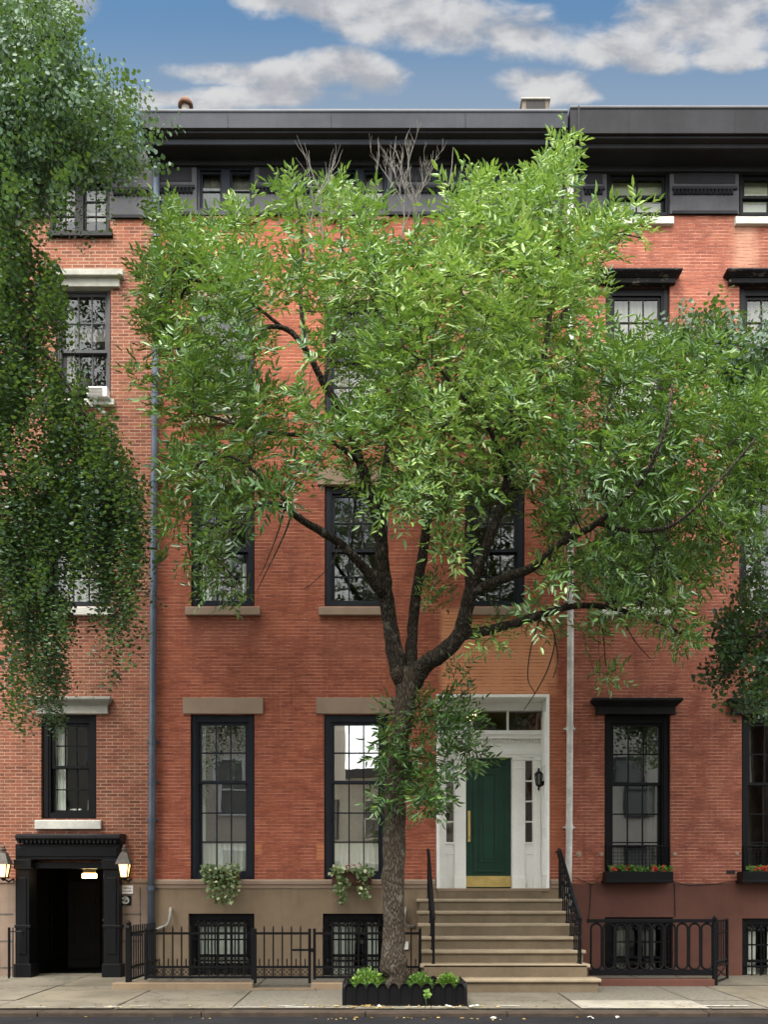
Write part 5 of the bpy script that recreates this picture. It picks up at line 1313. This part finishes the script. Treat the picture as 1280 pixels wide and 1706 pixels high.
window_box(335, 402, 'window box full of trailing variegated ivy nearest the blue-grey downspout', [(350, 1448, 15, 10, 60), (385, 1448, 16, 10, 60), (368, 1462, 30, 16, 150), (358, 1482, 18, 14, 60), (372, 1494, 14, 10, 30), (388, 1480, 13, 16, 40), (384, 1498, 5, 7, 8)], 1)
window_box(548, 624, 'window box with two ivy trails and dusty pink flowers, behind the trunk', [(562, 1450, 13, 11, 55), (569, 1475, 12, 18, 70), (570, 1495, 8, 10, 26), (608, 1452, 14, 12, 60), (606, 1476, 9, 16, 40), (610, 1494, 7, 6, 12), (588, 1446, 16, 6, 18)], 2, True)
# black flower boxes of the right house
def flower_box(x0, x1, label, seed):
    r = np.random.default_rng(seed); c = P((x0 + x1) / 2, 1470, -.14); t = thing('flower_box', (c.x, -.14, c.z), label, 'flower box', 'black flower boxes of the hooded windows')
    m = MB(); m.pbox(x0, x1, 1452, 1467, -.27, -.01); m.pbox(x0 - 2, x1 + 1, 1466, 1471, -.28, -.01); m.build('trough', 'black_paint', t, bevel=.006)
    n = 260; xs_ = r.uniform(x0 + 4, x1 - 2, n); lv = []; 
    for x in xs_:
        p = np.array(P(x, r.uniform(1444, 1453), r.uniform(-.25, -.06))); s_ = r.uniform(.03, .05); lv.append(one_leaf(p, np.array([r.normal(0, .7), -.3, .6]), np.array([0, -.6, .8]) + r.normal(0, .5, 3), s_, s_ * .8, .2, .2, True))
    leaf_mesh('foliage', 'shrub_leaf', np.concatenate(lv), np.clip(r.normal(.35, .2, n), 0, 1), t)
    lv = []
    for c0 in r.uniform(x0 + 8, x1 - 6, 6):
        for _ in range(9): p = np.array(P(c0 + r.normal(0, 2.2), r.uniform(1443, 1450), r.uniform(-.27, -.15))); lv.append(one_leaf(p, r.normal(0, 1, 3), np.array([0, -1, .6]) + r.normal(0, .4, 3), .032, .03, .1, .1, True))
    o = leaf_mesh('flower', 'red_flower', np.concatenate(lv), np.full(len(lv), .5), t)
flower_box(1011, 1123, 'black flower box with red flowers under the whole black-hooded window', 5)
flower_box(1239, 1351, 'black flower box with red flowers cut by the right picture edge', 6)

# litter along the kerb
r = np.random.default_rng(12); lv = []
for i in range(150):
    x = r.choice([r.uniform(-6, 6), r.uniform(-1.0, .6), r.uniform(-.6, 1.6)]); Y = r.uniform(-3.72, -3.47) if r.random() < .8 else r.uniform(-4.3, -4.02); zz = gz(Y) + .012 if Y > -3.9 else ZR + .004
    if -.55 < x < 1.02 and Y > -3.47: continue
    s_ = r.uniform(.025, .06); lv.append(one_leaf(np.array([x, Y, zz]), np.array([r.normal(), r.normal(), .05]), np.array([0, 0, 1.]) + r.normal(0, .15, 3), s_, s_ * .55, .2, .1, True))
leaf_mesh('fallen_leaves', 'yellow_leaf', np.concatenate(lv), r.uniform(0, 1, len(lv)), None, kind='stuff', label='dry yellow leaves scattered along the kerb')
rs = random.Random(8)
for (x, Y) in ((632, -3.58), (745, -3.60), (748, -3.66), (788, -3.62), (796, -3.58), (822, -4.25), (1030, -4.2), (985, -4.22)):
    Xp = (x - CX) * (D0 + Y) / F; zz = (gz(Y) if Y > -3.8 else ZR) + .008; s_ = rs.uniform(.03, .055); m = MB(); n = 7; vs = []
    for i in range(n): a = 6.283 * i / n; q = s_ * rs.uniform(.6, 1.1); vs.append((Xp + q * math.cos(a), Y + q * .7 * math.sin(a), zz + rs.uniform(0, .025)))
    m.add([*vs, (Xp, Y, zz + .03)], [(i, (i + 1) % n, n) for i in range(n)])
    m.build('paper_scrap', 'chalk', None, label='small crumpled white paper scrap lying by the kerb', category='litter', group='paper scraps along the kerb')

# =================================================================== houses across the street, seen in the window glass
def far_house(x0, x1, Y, ztop, mat, label, cols, z_rows):
    t = thing('street_house', ((x0 + x1) / 2, Y - 4, 0), label, 'house')
    MB().box(x0, x1, Y - 8, Y, -.2, ztop).build('wall', mat, t)
    MB().box(x0 - .1, x1 + .1, Y - .1, Y + .35, ztop - .4, ztop).build('cornice', 'frieze', t)
    w_ = (x1 - x0) / cols
    for zr in z_rows:
        for i in range(cols):
            c = x0 + w_ * (i + .5); m = MB(); ring(m, c - .55, c + .55, zr, zr + 1.9, .09, Y, Y + .05); m.box(c - .46, c + .46, Y, Y + .04, zr + .93, zr + .99); f = m.build('window', 'white_paint' if i % 2 else 'frieze', t)
            MB().box(c - .46, c + .46, Y, Y + .02, zr + .09, zr + 1.81).build('pane', 'far_pane', f)
far_house(-13.5, -2.2, -18.4, 11.0, 'beige', 'beige house across the street mirrored in the ground-floor window glass', 5, (1.3, 4.3, 7.3))
far_house(3.2, 17.0, -18.4, 11.5, 'beige_grey', 'grey-beige house across the street mirrored in the black-hooded windows', 6, (1.3, 4.3, 7.4))
far_house(-3.5, 5.5, -30.0, 7.4, 'pale_sill', 'pale low house set back in the gap across the street', 4, (1.2, 4.2))
